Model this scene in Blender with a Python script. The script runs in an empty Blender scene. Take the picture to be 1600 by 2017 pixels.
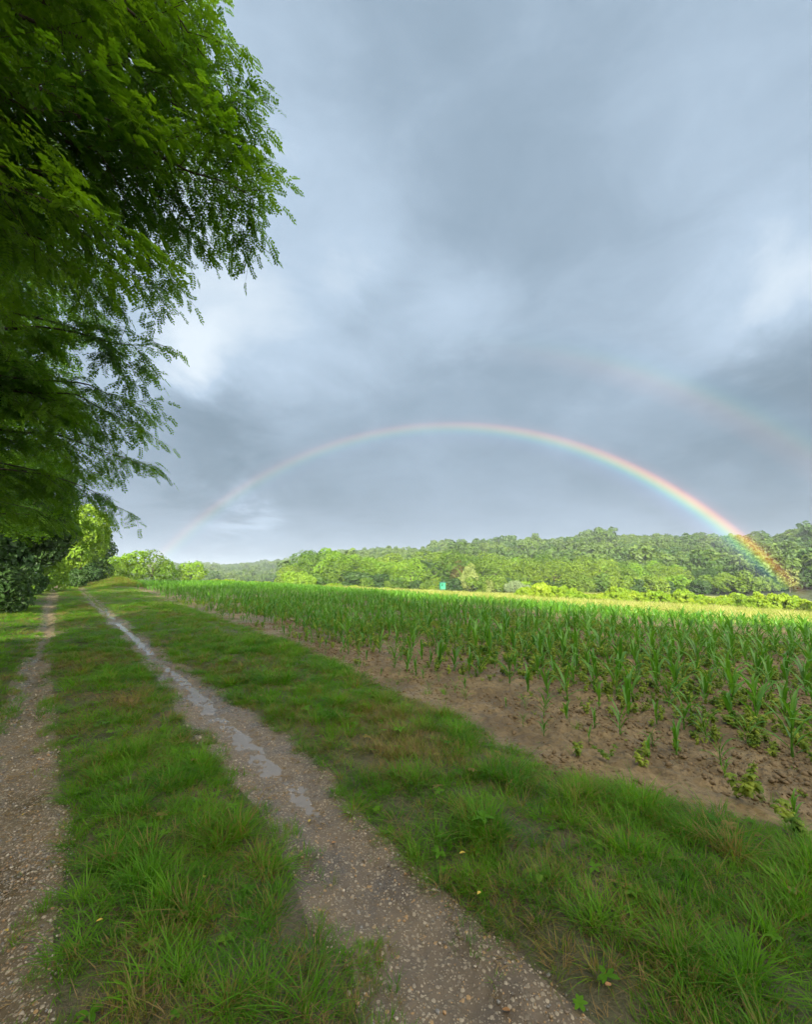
import bpy, math, random
import numpy as np
from mathutils import Matrix, Vector, Quaternion
rnd = random.Random(7)
rng = np.random.default_rng(7)
R = math.radians
sc = bpy.context.scene
C = sc.collection

# ------------------------------------------------------------------ camera
EYE = 1.6
F = 834.0 / 1600.0            # focal length in picture widths
PITCH = math.atan((1148 - 1008.5) / 834.0)
cam_d = bpy.data.cameras.new('camera')
cam = bpy.data.objects.new('camera', cam_d)
C.objects.link(cam)
cam_d.sensor_fit = 'HORIZONTAL'
cam_d.sensor_width = 36
cam_d.lens = 36 * F
cam_d.clip_start = 0.05
cam_d.clip_end = 9000
cam.location = (0, 0, EYE)
cam.rotation_euler = (R(90) + PITCH, 0, 0)
sc.camera = cam

SUN_EL = R(20.7)
ANTI_AZ = R(4.85)             # the shadows run this way (clockwise from +Y)
SUN_STRENGTH = 3.8
SKY_STRENGTH = 0.15
EXPOSURE = 1.9
CLOUD_GAIN = 1.9

sc.view_settings.view_transform = 'Standard'
sc.view_settings.look = 'None'
sc.view_settings.gamma = 1
sc.view_settings.use_curve_mapping = False
sc.view_settings.exposure = EXPOSURE
sc.render.film_transparent = False
cy = sc.cycles
cy.use_denoising = True
cy.max_bounces = 6
cy.diffuse_bounces = 3
cy.glossy_bounces = 2
cy.transmission_bounces = 3
cy.volume_bounces = 0
cy.transparent_max_bounces = 8
cy.caustics_reflective = False
cy.caustics_refractive = False

sun_d = bpy.data.lights.new('sun', 'SUN')
sun_d.energy = SUN_STRENGTH
sun_d.angle = R(0.55)
sun_d.color = (1.0, 0.93, 0.78)
sun = bpy.data.objects.new('sun', sun_d)
C.objects.link(sun)
ldir = Vector((math.sin(ANTI_AZ) * math.cos(SUN_EL), math.cos(ANTI_AZ) * math.cos(SUN_EL), -math.sin(SUN_EL)))
sun.rotation_euler = ldir.to_track_quat('-Z', 'Y').to_euler()
sun.location = (-20, -60, 40)


def pixdir(px, py):
    dx, dz = (px - 800) / 834.0, (1008.5 - py) / 834.0
    c, s = math.cos(PITCH), math.sin(PITCH)
    return Vector((dx, c - dz * s, s + dz * c))


def at(px, py, y):            # world point seen at px,py at forward distance y
    d = pixdir(px, py)
    return Vector((0, 0, EYE)) + d * (y / d.y)


# ------------------------------------------------------------------ node helpers
class NT:
    def __init__(s, tree):
        s.t = tree
        s.n = tree.nodes
        s.l = tree.links

    def new(s, typ, **kw):
        n = s.n.new(typ)
        for k, v in kw.items():
            setattr(n, k, v)
        return n

    def put(s, sock, v):
        if isinstance(v, bpy.types.NodeSocket):
            s.l.new(v, sock)
        elif v is not None:
            if hasattr(sock.default_value, '__len__') and not hasattr(v, '__len__'):
                v = [v] * len(sock.default_value)
            if hasattr(v, '__len__') and len(v) == 3 and len(sock.default_value) == 4:
                v = (*v, 1)
            sock.default_value = v

    def math(s, op, a, b=None, c=None, clamp=False):
        n = s.new('ShaderNodeMath', operation=op, use_clamp=clamp)
        s.put(n.inputs[0], a)
        if b is not None: s.put(n.inputs[1], b)
        if c is not None: s.put(n.inputs[2], c)
        return n.outputs[0]

    def vec(s, op, a, b=None, scale=None):
        n = s.new('ShaderNodeVectorMath', operation=op)
        s.put(n.inputs[0], a)
        if b is not None: s.put(n.inputs[1], b)
        if scale is not None: s.put(n.inputs['Scale'], scale)
        return n.outputs['Value'] if op in ('DOT_PRODUCT', 'LENGTH', 'DISTANCE') else n.outputs[0]

    def mix(s, f, a, b):
        n = s.new('ShaderNodeMix', data_type='RGBA')
        s.put(n.inputs[0], f); s.put(n.inputs[6], a); s.put(n.inputs[7], b)
        return n.outputs[2]

    def noise(s, vec, scale, detail=3, rough=.55, dist=0, out=0):
        n = s.new('ShaderNodeTexNoise')
        if vec is not None: s.put(n.inputs['Vector'], vec)
        n.inputs['Scale'].default_value = scale
        n.inputs['Detail'].default_value = detail
        n.inputs['Roughness'].default_value = rough
        n.inputs['Distortion'].default_value = dist
        return n.outputs[out]

    def ramp(s, v, lo, hi, a=0., b=1.):
        n = s.new('ShaderNodeMapRange', interpolation_type='SMOOTHSTEP')
        s.put(n.inputs[0], v)
        n.inputs[1].default_value = lo; n.inputs[2].default_value = hi
        n.inputs[3].default_value = a; n.inputs[4].default_value = b
        return n.outputs[0]


def material(name):
    m = bpy.data.materials.new(name)
    m.use_nodes = True
    m.node_tree.nodes.clear()
    t = NT(m.node_tree)
    t.out = t.new('ShaderNodeOutputMaterial')
    return m, t


# ------------------------------------------------------------------ world: Nishita sky behind a layered rain-cloud cover
world = bpy.data.worlds.new('World')
sc.world = world
world.use_nodes = True
wt = NT(world.node_tree)
wt.n.clear()
wout = wt.new('ShaderNodeOutputWorld')
bg = wt.new('ShaderNodeBackground')
bg.inputs[1].default_value = SKY_STRENGTH
sky = wt.new('ShaderNodeTexSky', sky_type='NISHITA')
sky.sun_disc = False
sky.sun_elevation = SUN_EL
sky.sun_rotation = math.pi + ANTI_AZ
tc = wt.new('ShaderNodeTexCoord').outputs['Generated']
dirn = wt.vec('NORMALIZE', tc)
sep = wt.new('ShaderNodeSeparateXYZ'); wt.l.new(dirn, sep.inputs[0])
zc = wt.math('MAXIMUM', sep.outputs[2], 0.0)
inv = wt.math('DIVIDE', 1.0, wt.math('ADD', zc, 0.22))
flat = wt.new('ShaderNodeCombineXYZ')
wt.l.new(wt.math('MULTIPLY', sep.outputs[0], inv), flat.inputs[0])
wt.l.new(wt.math('MULTIPLY', sep.outputs[1], inv), flat.inputs[1])
flat.inputs[2].default_value = 3.7
fl = flat.outputs[0]
wn = wt.noise(fl, 1.5, 7, .60, .3, 1)
warp = wt.vec('SUBTRACT', wn, (.5, .5, .5))
wdir = wt.vec('NORMALIZE', wt.vec('ADD', dirn, wt.vec('SCALE', warp, scale=.42)))
n1 = wt.noise(wt.vec('ADD', fl, wt.vec('SCALE', warp, scale=.8)), 0.9, 5, .5)
n2 = wt.noise(wt.vec('MULTIPLY', dirn, (1, 1, 1.7)), 5.2, 8, .60, .5)
val = wt.math('ADD', wt.math('MULTIPLY', wt.math('SUBTRACT', n1, .5), .6), wt.math('MULTIPLY', wt.math('SUBTRACT', n2, .5), .40))
val = wt.math('ADD', val, 0.42)
# broad cloud masses: (px, py, angular radius in degrees, brightness change)
MASSES = [(780, 150, 22, -.10), (1300, 430, 16, .10), (1560, 110, 18, .06), (520, 560, 15, .26), (960, 640, 6, .30), (860, 700, 4, .12), (760, 500, 5, .10),
          (1240, 640, 12, .08), (1600, 570, 8, .34), (1590, 710, 6, -.42), (1500, 960, 11, -.34), (950, 800, 10, -.16),
          (350, 740, 6, .42), (450, 880, 7, -.40), (700, 900, 9, -.20), (1150, 960, 10, -.08), (480, 1015, 3, .32), (720, 560, 3, .14), (1490, 640, 5, .14), (1420, 760, 3, -.14), (400, 1020, 4, .15),
          (700, 1040, 11, .02), (1000, 480, 13, -.14), (330, 860, 4, -.1), (300, 90, 18, .24), (1340, 560, 9, -.18), (880, 600, 3.5, .12)]
for px, py, rad, amp in MASSES:
    c = pixdir(px, py).normalized()
    d = wt.vec('DOT_PRODUCT', wdir, tuple(c))
    g = wt.math('EXPONENT', wt.math('MULTIPLY', wt.math('SUBTRACT', d, 1.0), 1.0 / (1 - math.cos(R(rad)))))
    val = wt.math('ADD', val, wt.math('MULTIPLY', g, amp * 1.08))
b = wt.math('ADD', val, 0.0, clamp=True)
cr = wt.new('ShaderNodeValToRGB')
wt.l.new(b, cr.inputs[0])
els = cr.color_ramp.elements
els[0].position = 0; els[0].color = (.185, .268, .350, 1)
els[1].position = 1; els[1].color = (.74, .84, .93, 1)
e = els.new(.4); e.color = (.315, .42, .535, 1)
e = els.new(.7); e.color = (.46, .59, .735, 1)
cloud = wt.vec('SCALE', cr.outputs[0], scale=CLOUD_GAIN)
# the shower cloud fills the half of the sky away from the sun and thins out towards the sun
away = wt.vec('DOT_PRODUCT', dirn, (math.sin(ANTI_AZ), math.cos(ANTI_AZ), 0.25))
cover = wt.ramp(wt.math('ADD', away, wt.math('MULTIPLY', wt.math('SUBTRACT', n1, .5), .8)), -.15, .5)
# sunward, out of view: bright white cloud added to lift the shade, blue between
bright = wt.mix(wt.ramp(n1, .30, .55, .35, .95), sky.outputs[0], (6.6, 6.3, 5.7))
col = wt.mix(cover, bright, cloud)
wt.l.new(col, bg.inputs[0])
wt.l.new(bg.outputs[0], wout.inputs[0])


# ------------------------------------------------------------------ object helpers
def tag(o, label=None, cat=None, group=None, kind=None):
    if label: o['label'] = label
    if cat: o['category'] = cat
    if group: o['group'] = group
    if kind: o['kind'] = kind
    return o


def mesh_np(name, V, Fs, mats, smooth=True, mi=None):
    """V (n,3); Fs list of (k,m) index arrays"""
    me = bpy.data.meshes.new(name)
    V = np.asarray(V, dtype=np.float32)
    Fs = [np.asarray(f, dtype=np.int32) for f in Fs if len(f)]
    me.vertices.add(len(V)); me.vertices.foreach_set('co', V.ravel())
    loops = np.concatenate([f.ravel() for f in Fs])
    tot = np.concatenate([np.full(len(f), f.shape[1], np.int32) for f in Fs])
    start = np.concatenate([[0], np.cumsum(tot)[:-1]]).astype(np.int32)
    me.loops.add(len(loops)); me.loops.foreach_set('vertex_index', loops)
    me.polygons.add(len(tot)); me.polygons.foreach_set('loop_start', start); me.polygons.foreach_set('loop_total', tot)
    me.polygons.foreach_set('use_smooth', np.full(len(tot), smooth))
    if mi is not None: me.polygons.foreach_set('material_index', np.asarray(mi, np.int32))
    for m in (mats if isinstance(mats, (list, tuple)) else [mats]): me.materials.append(m)
    me.update(calc_edges=True)
    return me


def link(name, me, parent=None, loc=None):
    o = bpy.data.objects.new(name, me)
    C.objects.link(o)
    if parent is not None: o.parent = parent
    if loc is not None: o.location = loc
    return o


class Buf:
    def __init__(s): s.V = []; s.F = {}; s.n = 0; s.m = {}

    def add(s, V, F_, m=0):
        V = np.asarray(V, float).reshape(-1, 3)
        F_ = np.asarray(F_, int)
        k = (F_.shape[1], m)
        s.F.setdefault(k, []).append(F_ + s.n)
        s.V.append(V); s.n += len(V)

    def mesh(s, name, mats, smooth=True):
        Fs, mi = [], []
        for (k, m), L in s.F.items():
            a = np.concatenate(L); Fs.append(a); mi.append(np.full(len(a), m))
        return mesh_np(name, np.concatenate(s.V), Fs, mats, smooth, np.concatenate(mi))

    def tube(s, pts, rad, sides=6, m=0, cap=False):
        pts = np.asarray(pts, float); n = len(pts)
        rad = np.broadcast_to(rad, (n,))
        tg = np.gradient(pts, axis=0); tg /= np.linalg.norm(tg, axis=1)[:, None] + 1e-9
        ref = np.array([0, 0, 1.]) if abs(tg[0][2]) < .9 else np.array([1., 0, 0])
        a = np.cross(tg, ref); a /= np.linalg.norm(a, axis=1)[:, None] + 1e-9
        b_ = np.cross(tg, a)
        th = np.arange(sides) * 2 * np.pi / sides
        V = pts[:, None] + rad[:, None, None] * (a[:, None] * np.cos(th)[None, :, None] + b_[:, None] * np.sin(th)[None, :, None])
        i = np.arange(n - 1)[:, None] * sides; j = np.arange(sides)[None]; j2 = (j + 1) % sides
        F_ = np.stack([i + j, i + j2, i + sides + j2, i + sides + j], -1).reshape(-1, 4)
        s.add(V.reshape(-1, 3), F_, m)

    def box(s, c, d, m=0):
        c = np.array(c, float); d = np.array(d, float) / 2
        V = np.array([[x, y, z] for x in (-1, 1) for y in (-1, 1) for z in (-1, 1)]) * d + c
        s.add(V, [[0, 1, 3, 2], [4, 6, 7, 5], [0, 4, 5, 1], [2, 3, 7, 6], [0, 2, 6, 4], [1, 5, 7, 3]], m)


def hash2(ix, iy, seed):
    h = (ix.astype(np.int64) * 374761393 + iy.astype(np.int64) * 668265263 + seed * 974634777) & 0xffffffff
    h = ((h ^ (h >> 13)) * 1274126177) & 0xffffffff
    h = h ^ (h >> 16)
    return (h & 0xffffff) / float(0xffffff)


def vnoise(x, y, seed=0):
    x = np.asarray(x, float); y = np.asarray(y, float)
    ix, iy = np.floor(x), np.floor(y); fx, fy = x - ix, y - iy
    fx = fx * fx * (3 - 2 * fx); fy = fy * fy * (3 - 2 * fy)
    ix = ix.astype(np.int64); iy = iy.astype(np.int64)
    a = hash2(ix, iy, seed); b_ = hash2(ix + 1, iy, seed); c = hash2(ix, iy + 1, seed); d = hash2(ix + 1, iy + 1, seed)
    return (a + (b_ - a) * fx) * (1 - fy) + (c + (d - c) * fx) * fy


def fbm(x, y, seed=0, oct=4):
    v = 0; a = .5; t = 0
    for k in range(oct):
        v = v + a * vnoise(x * 2 ** k, y * 2 ** k, seed + k); t += a; a *= .5
    return v / t - .5


def sstep(x, a, b_):
    t = np.clip((x - a) / (b_ - a), 0, 1)
    return t * t * (3 - 2 * t)


# ------------------------------------------------------------------ terrain
PA = math.atan((132 - 800) / 834.0 * math.cos(PITCH))      # bearing of the farm track
PD = np.array([math.sin(PA), math.cos(PA)])                # along the track
PR = np.array([math.cos(PA), -math.sin(PA)])               # to the right of it


def to_xy(s, u):
    return s * PD[0] + u * PR[0], s * PD[1] + u * PR[1]


def to_su(x, y):
    return x * PD[0] + y * PD[1], x * PR[0] + y * PR[1]


def land(s, u):
    """height of the land, s along the track, u to its right"""
    s = np.asarray(s, float); u = np.asarray(u, float)
    x, y = to_xy(s, u)
    z = .026 * np.clip(s, -20, 200)
    z = np.where(s > 44, .026 * 44 + .30 * np.tanh(np.clip(s - 44, 0, None) * .026 / .30), z)
    z = z - .9 * sstep(s, 62, 110) * (1 - sstep(u, 6, 16))
    z = z - .043 * np.clip(u - 16, 0, 66)
    z = z + .75 * np.exp(-((s - 50) / 5.) ** 2 - ((u - 3.9) / 1.5) ** 2)
    z = z + .16 * np.clip(-3.6 - u, 0, 9)
    z = z + .12 * fbm(s * .13 + 3, u * .13, 5, 3) * sstep(np.hypot(s, u), 2, 14)
    return z


RIDGE_PX = np.array([-2000, 200, 300, 360, 440, 540, 600, 700, 850, 1000, 1060, 1150, 1280, 1370, 1450, 1530, 1600, 1700, 2200])
RIDGE_Y = np.array([1120, 1118, 1112, 1113, 1114, 1108, 1100, 1092, 1086, 1077, 1073, 1065, 1062, 1066, 1063, 1058, 1050, 1046, 1046])


def far_land(x, y):
    r = np.hypot(x, y)
    az = np.arctan2(x, y)
    px = 800 + 834 * np.tan(np.clip(az, -1.2, 1.2)) / math.cos(PITCH)
    yy = np.interp(px, RIDGE_PX, RIDGE_Y)
    rd = np.interp(px, [-2000, 560, 660, 800, 2200], [820, 820, 520, 380, 360])     # distance of the ridge
    fwd = rd * np.cos(az)
    hgt = EYE + (1148 - yy) / 834. * fwd
    t = r / rd
    tree = 8
    z = -1.0 + (hgt - tree + 1.0) * sstep(t, .36, 1.02) + 5 * fbm(x / 60., y / 60., 9, 3) * sstep(t, .4, .7)
    z = z - .02 * np.clip(r - rd, 0, None)
    back = sstep(-y, -40, 60)
    return z * (1 - back) + back * -1.0


def ground_z(x, y):
    s, u = to_su(x, y)
    a = land(s, u)
    w = np.maximum(sstep(s, 120, 165), np.maximum(sstep(u, 105, 155), np.maximum(sstep(-s, 50, 75), sstep(-u, 45, 70))))
    return a * (1 - w) + far_land(x, y) * w


# ------------------------------------------------------------------ materials
def pbsdf(t, col, rough=.8, spec=.3, bump=None, bstr=.5, bdist=.02):
    p = t.new('ShaderNodeBsdfPrincipled')
    t.put(p.inputs['Base Color'], col)
    t.put(p.inputs['Roughness'], rough)
    t.put(p.inputs['Specular IOR Level'], spec)
    if bump is not None:
        bn = t.new('ShaderNodeBump')
        bn.inputs['Strength'].default_value = bstr
        bn.inputs['Distance'].default_value = bdist
        t.l.new(bump, bn.inputs['Height'])
        t.l.new(bn.outputs[0], p.inputs['Normal'])
    return p.outputs[0]


def pos(t):
    return t.new('ShaderNodeNewGeometry').outputs['Position']


def leaf_mat(name, c1, c2, dry=None, dryf=.0, trans=.35, rough=.5, spec=.25, scale=.6, vscale=.5, ttint=(1.25, 1.3, .5), fine=9.):
    m, t = material(name)
    P = pos(t)
    oi = t.new('ShaderNodeObjectInfo').outputs['Random']
    n = t.noise(P, scale, 2)
    nf = t.noise(P, fine, 1)
    f = t.math('ADD', t.math('MULTIPLY', t.ramp(n, .3, .7), vscale), t.math('MULTIPLY', oi, 1 - vscale))
    f = t.math('ADD', f, t.math('MULTIPLY', t.math('SUBTRACT', nf, .5), .5), clamp=True)
    col = t.mix(f, c1, c2)
    if dry:
        h = t.new('ShaderNodeTexWhiteNoise', noise_dimensions='1D')
        t.l.new(oi, h.inputs['W'])
        n3 = t.noise(P, fine * 5, 0)
        col = t.mix(t.ramp(t.math('ADD', h.outputs[0], t.math('MULTIPLY', n3, .6)), 1.25 - dryf, 1.45 - dryf), col, dry)
    sh = pbsdf(t, col, rough, spec)
    if trans > 0:
        tr = t.new('ShaderNodeBsdfTranslucent')
        t.l.new(t.vec('MULTIPLY', col, ttint), tr.inputs[0])
        ms = t.new('ShaderNodeMixShader'); ms.inputs[0].default_value = trans
        t.l.new(sh, ms.inputs[1]); t.l.new(tr.outputs[0], ms.inputs[2]); sh = ms.outputs[0]
    t.l.new(sh, t.out.inputs[0])
    return m


def bark_mat(name, c1, c2):
    m, t = material(name)
    P = pos(t)
    n = t.noise(t.vec('MULTIPLY', P, (1, 1, .25)), 14, 4, .65)
    t.l.new(pbsdf(t, t.mix(n, c1, c2), .85, .2, n, .6, .02), t.out.inputs[0])
    return m


M = {}
M['bark'] = bark_mat('bark', (.035, .026, .019), (.11, .085, .065))
M['locust'] = leaf_mat('locust_leaf', (.045, .130, .012), (.165, .32, .016), trans=.5, ttint=(1.5, 1.4, .4), scale=1.1, vscale=.75, spec=.35)
M['oak'] = leaf_mat('broad_leaf', (.050, .115, .012), (.165, .245, .018), trans=.3, scale=.22, vscale=.35, fine=1.3)
M['oak_dark'] = leaf_mat('dark_shaded_leaf', (.022, .060, .012), (.05, .10, .02), trans=.25, scale=.5, fine=2)  # dark leaf; its colour also stands in for shade on the track-end trees
M['oak_lit'] = leaf_mat('lit_leaf', (.12, .23, .015), (.22, .32, .025), trans=.35, scale=.5, fine=2)  # brighter leaf for the maple, sunlight put into the colour
M['pale'] = leaf_mat('pale_leaf', (.17, .23, .055), (.24, .28, .08), trans=.25, scale=.5)
M['silver'] = leaf_mat('silver_leaf', (.13, .19, .075), (.19, .24, .12), trans=.2, scale=.5)
M['russet'] = leaf_mat('russet_leaf', (.10, .10, .03), (.15, .13, .04), trans=.25, scale=.5)
M['hill'] = leaf_mat('hill_leaf', (.028, .075, .014), (.095, .150, .022), trans=.2, scale=.02, vscale=.3, fine=.5)
M['bracken'] = leaf_mat('bracken_leaf', (.12, .24, .012), (.28, .36, .022), trans=.4, scale=.25, fine=2)
M['grass'] = leaf_mat('grass_blade', (.052, .180, .008), (.150, .330, .014), dry=(.26, .19, .06), dryf=.20, trans=.5, scale=2.2, vscale=.6, fine=9)
M['grass_olive'] = leaf_mat('grass_blade_olive', (.080, .150, .010), (.18, .205, .025), dry=(.25, .17, .06), dryf=.50, trans=.3, scale=1.2, vscale=.6, fine=6)
M['meadow'] = leaf_mat('meadow_blade', (.18, .26, .035), (.32, .36, .075), dry=(.40, .36, .15), dryf=.40, trans=.4, scale=.3, vscale=.4, fine=2)
M['maize'] = leaf_mat('maize_leaf', (.050, .175, .014), (.135, .31, .026), trans=.4, rough=.36, spec=.5, scale=1.2, vscale=.5, fine=10)
M['weed'] = leaf_mat('weed_leaf', (.06, .14, .010), (.27, .33, .035), trans=.3, scale=9, vscale=.75, rough=.6)
M['vine'] = leaf_mat('bush_leaf', (.085, .20, .014), (.20, .32, .02), trans=.35, scale=.5, fine=2)


def soil_mat(name, c1, c2, c3, fine=28, bstr=.7, wet=.5, grassy=0.):
    m, t = material(name)
    P = pos(t)
    n = t.noise(P, 1.3, 5, .6)
    n2 = t.noise(P, fine, 4, .7)
    col = t.mix(t.ramp(n, .35, .65), c1, c2)
    col = t.mix(t.ramp(n2, .45, .72), col, c3)
    if grassy:
        n4 = t.noise(P, 3.1, 4, .6)
        col = t.mix(t.ramp(n4, .35, .6, 0, grassy), col, (.045, .085, .016))
    rough = t.ramp(t.noise(P, .9, 3), .4, .65, .42, .95 - wet * .4)
    t.l.new(pbsdf(t, col, rough, .4, n2, bstr, .02), t.out.inputs[0])
    return m


M['soil'] = soil_mat('field_soil', (.118, .080, .032), (.215, .150, .064), (.075, .050, .021), 20, 1.0, .6)
M['verge'] = soil_mat('verge_soil', (.075, .056, .030), (.120, .090, .050), (.035, .027, .015), 34, 1.0, .1, .35)
M['meadow_ground'] = soil_mat('meadow_ground', (.20, .24, .045), (.28, .30, .07), (.15, .19, .04), 3, .2, 0, 0)
M['forest_floor'] = soil_mat('forest_floor', (.03, .045, .015), (.05, .07, .02), (.025, .03, .012), 2, .2, 0)


def track_mat(name, base1, base2, stone=1.):
    m, t = material(name)
    P = pos(t)
    n = t.noise(P, 1.7, 5, .6)
    col = t.mix(t.ramp(n, .35, .65), base1, base2)
    hts = t.noise(P, 60, 3, .6)
    for sc_, th, amt in ((42, .40, .85), (95, .42, .8)):
        v = t.new('ShaderNodeTexVoronoi', feature='F1')
        t.l.new(t.vec('ADD', P, t.vec('SCALE', t.noise(P, 30, 2, .5, 0, 1), scale=.012)), v.inputs['Vector'])
        v.inputs['Scale'].default_value = sc_
        sx = t.new('ShaderNodeSeparateColor'); t.l.new(v.outputs['Color'], sx.inputs[0])
        r_ = sx.outputs[0]
        present = t.math('MULTIPLY', t.ramp(v.outputs['Distance'], th * .8, th, 1, 0), t.ramp(t.math('ADD', sx.outputs[1], t.math('MULTIPLY', t.math('SUBTRACT', n, .5), 1.2)), .62 - .25 * stone, .66 - .25 * stone))
        c2 = t.mix(r_, (.11, .085, .055), (.40, .33, .23))
        c2 = t.mix(t.ramp(sx.outputs[2], .86, .9), c2, (.36, .22, .09))
        col = t.mix(t.math('MULTIPLY', present, amt), col, c2)
        hts = t.math('ADD', hts, t.math('MULTIPLY', present, t.math('SUBTRACT', 1.4, v.outputs['Distance'])))
    rough = t.ramp(n, .38, .62, .22, .62)
    t.l.new(pbsdf(t, col, rough, .45, hts, .55, .008), t.out.inputs[0])
    return m


M['track_dry'] = track_mat('gravel_track', (.085, .062, .034), (.155, .117, .068), 1.5)
M['track_wet'] = track_mat('muddy_track', (.088, .064, .038), (.155, .116, .072), 1.2)

m_, t_ = material('puddle_water')
P_ = pos(t_)
rp = t_.noise(P_, 25, 2)
M['water'] = m_
t_.l.new(pbsdf(t_, (.165, .130, .090), .13, 1.0, rp, .35, .005), t_.out.inputs[0])

m_, t_ = material('pebble_stone')
oi_ = t_.new('ShaderNodeObjectInfo').outputs['Random']
crr = t_.new('ShaderNodeValToRGB'); t_.l.new(oi_, crr.inputs[0])
crr.color_ramp.interpolation = 'CONSTANT'
cols = [(.20, .15, .10), (.30, .25, .18), (.14, .12, .10), (.34, .28, .20), (.24, .17, .09), (.19, .18, .16), (.42, .36, .27), (.33, .20, .09)]
for i_, c_ in enumerate(cols):
    e_ = crr.color_ramp.elements[i_] if i_ < 2 else crr.color_ramp.elements.new(i_ / 8)
    e_.position = i_ / 8; e_.color = (*c_, 1)
t_.l.new(pbsdf(t_, crr.outputs[0], .38, .5, t_.noise(pos(t_), 90, 3), .3, .004), t_.out.inputs[0])
M['pebble'] = m_

m_, t_ = material('soil_clod')
n_ = t_.noise(pos(t_), 40, 4, .7)
t_.l.new(pbsdf(t_, t_.mix(n_, (.09, .060, .028), (.21, .145, .068)), .7, .35, n_, .8, .01), t_.out.inputs[0])
M['clod'] = m_


def flat_mat(name, c, rough=.6, spec=.3, var=.15, sc_=20):
    m, t = material(name)
    n = t.noise(pos(t), sc_, 3)
    t.l.new(pbsdf(t, t.mix(n, tuple(x * (1 - var) for x in c), tuple(x * (1 + var) for x in c)), rough, spec), t.out.inputs[0])
    return m


M['green_paint'] = flat_mat('green_paint', (.025, .21, .12), .6, .3, .2, 2)
M['dark_open'] = flat_mat('dark_interior', (.02, .03, .025))
M['roof_felt'] = flat_mat('roof_felt', (.03, .13, .09))
M['yellow_leaf'] = flat_mat('yellow_leaf', (.46, .33, .05), .5, .4, .25, 60)
M['orange_leaf'] = flat_mat('orange_leaf', (.30, .15, .05), .5, .4, .25, 60)
M['straw'] = flat_mat('dry_stalk', (.24, .17, .08), .8, .2, .3, 40)
M['petal'] = flat_mat('petal', (.75, .75, .72))

# ------------------------------------------------------------------ the ground strips along the track
sA = np.concatenate([np.linspace(-70, -4, 40, endpoint=False), np.linspace(-4, -1, 30, endpoint=False), np.arange(-1, 9, .022),
                     np.geomspace(9, 170, 230)])


def edge(base, amp, seed):
    w = amp * (fbm(sA * .55, sA * 0, seed, 4) * 1.5 + fbm(sA * 3.2, sA * 0 + 9, seed + 1, 3) * .55)
    return base + w


E0 = np.full(len(sA), -70.)
def tab(S_, U_, amp, seed): return edge(np.interp(sA, S_, U_), amp, seed)


E1 = edge(-2.9, .3, 11)
E2 = tab([-2, 1, 3, 7, 14, 22, 31, 60], [-.66, -.60, -.52, -.46, -.46, -.63, -.78, -1.02], .10, 12)
E3 = tab([-2, 1, 2.1, 3, 5, 7, 9, 14, 22, 31, 60], [.2, .19, .17, .13, .07, .02, -.03, -.10, -.21, -.28, -.45], .10, 13)
E4 = tab([-2, 1, 1.5, 1.75, 2, 2.5, 2.9, 3.6, 6, 9, 14, 21, 31, 60], [1.0, 1.0, 1.0, 1.1, 1.02, 1.12, 1.2, 1.15, 1.18, 1.17, 1.08, 1.05, .82, .62], .10, 14)
E5 = tab([-2, 1, 2, 3, 3.6, 5, 7, 9, 12, 14, 21, 31, 60], [1.75, 1.70, 1.73, 1.78, 1.88, 1.87, 1.80, 1.72, 1.66, 1.60, 1.52, 1.34, 1.16], .12, 15)
E6 = tab([-2, .7, 1.4, 2, 2.7, 3.7, 4.7, 6.4, 8.2, 10, 15, 60], [3.9, 3.85, 3.6, 3.42, 3.36, 3.64, 3.7, 3.92, 4.08, 4.25, 4.2, 4.4], .28, 16)
E7 = edge(24.5, .5, 17)
E8 = np.full(len(sA), 165.)


def eat(E, s): return np.interp(s, sA, E)


def detail(kind, s, u, v):
    fade = np.clip(np.minimum(v, 1 - v) * 8, 0, 1)
    if kind == 'track':
        prof = -.035 * np.sin(np.pi * v) ** 2
        return prof + (.026 * fbm(s * 1.9, u * 3.6, 21, 3) + .030 * fbm(s * 8, u * 10, 22, 3) + .022 * fbm(s * 30, u * 34, 24, 3)) * fade
    if kind == 'verge':
        return (.045 * np.sin(np.pi * v) + .05 * fbm(s * 2.2, u * 2.2, 23, 3)) * fade
    if kind == 'field':
        f = np.clip(np.minimum(v * 40, 1), 0, 1)
        near = 1 - sstep(np.hypot(s, u), 12, 25)
        return (.10 * fbm(s * 1.6, u * 2.4, 31, 3) + .075 * fbm(s * 7, u * 9, 32, 3) * near + .055 * fbm(s * 21, u * 24, 33, 2) * near - .02) * f
    return 0 * s


def strip(name, Ea, Eb, nv, mat, kind, vpow=1., cut=None):
    S_ = sA if cut is None else sA[cut[0]:cut[1]]
    Ea_, Eb_ = (Ea, Eb) if cut is None else (Ea[cut[0]:cut[1]], Eb[cut[0]:cut[1]])
    v = np.linspace(0, 1, nv) ** vpow
    s = np.repeat(S_[:, None], nv, 1)
    u = Ea_[:, None] + (Eb_ - Ea_)[:, None] * v[None]
    z = land(s, u) + detail(kind, s, u, np.broadcast_to(v, s.shape))
    x, y = to_xy(s, u)
    V = np.stack([x, y, z], -1).reshape(-1, 3)
    n = len(S_)
    i = np.arange(n - 1)[:, None] * nv + np.arange(nv - 1)[None]
    Fq = np.stack([i, i + 1, i + nv + 1, i + nv], -1).reshape(-1, 4)
    o = link(name, mesh_np(name, V, [Fq], mat))
    tag(o, kind='structure')
    return o


strip('bank', E0, E1, 40, M['verge'], 'x')
strip('verge', E1, E2, 40, M['verge'], 'verge')
strip('track', E2, E3, 36, M['track_dry'], 'track')
strip('verge', E3, E4, 26, M['verge'], 'verge')
strip('track', E4, E5, 44, M['track_wet'], 'track')
strip('verge', E5, E6, 60, M['verge'], 'verge')
strip('field', E6, E7, 330, M['soil'], 'field', 1.5)
strip('meadow', E7, E8, 60, M['meadow_ground'], 'x')

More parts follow.
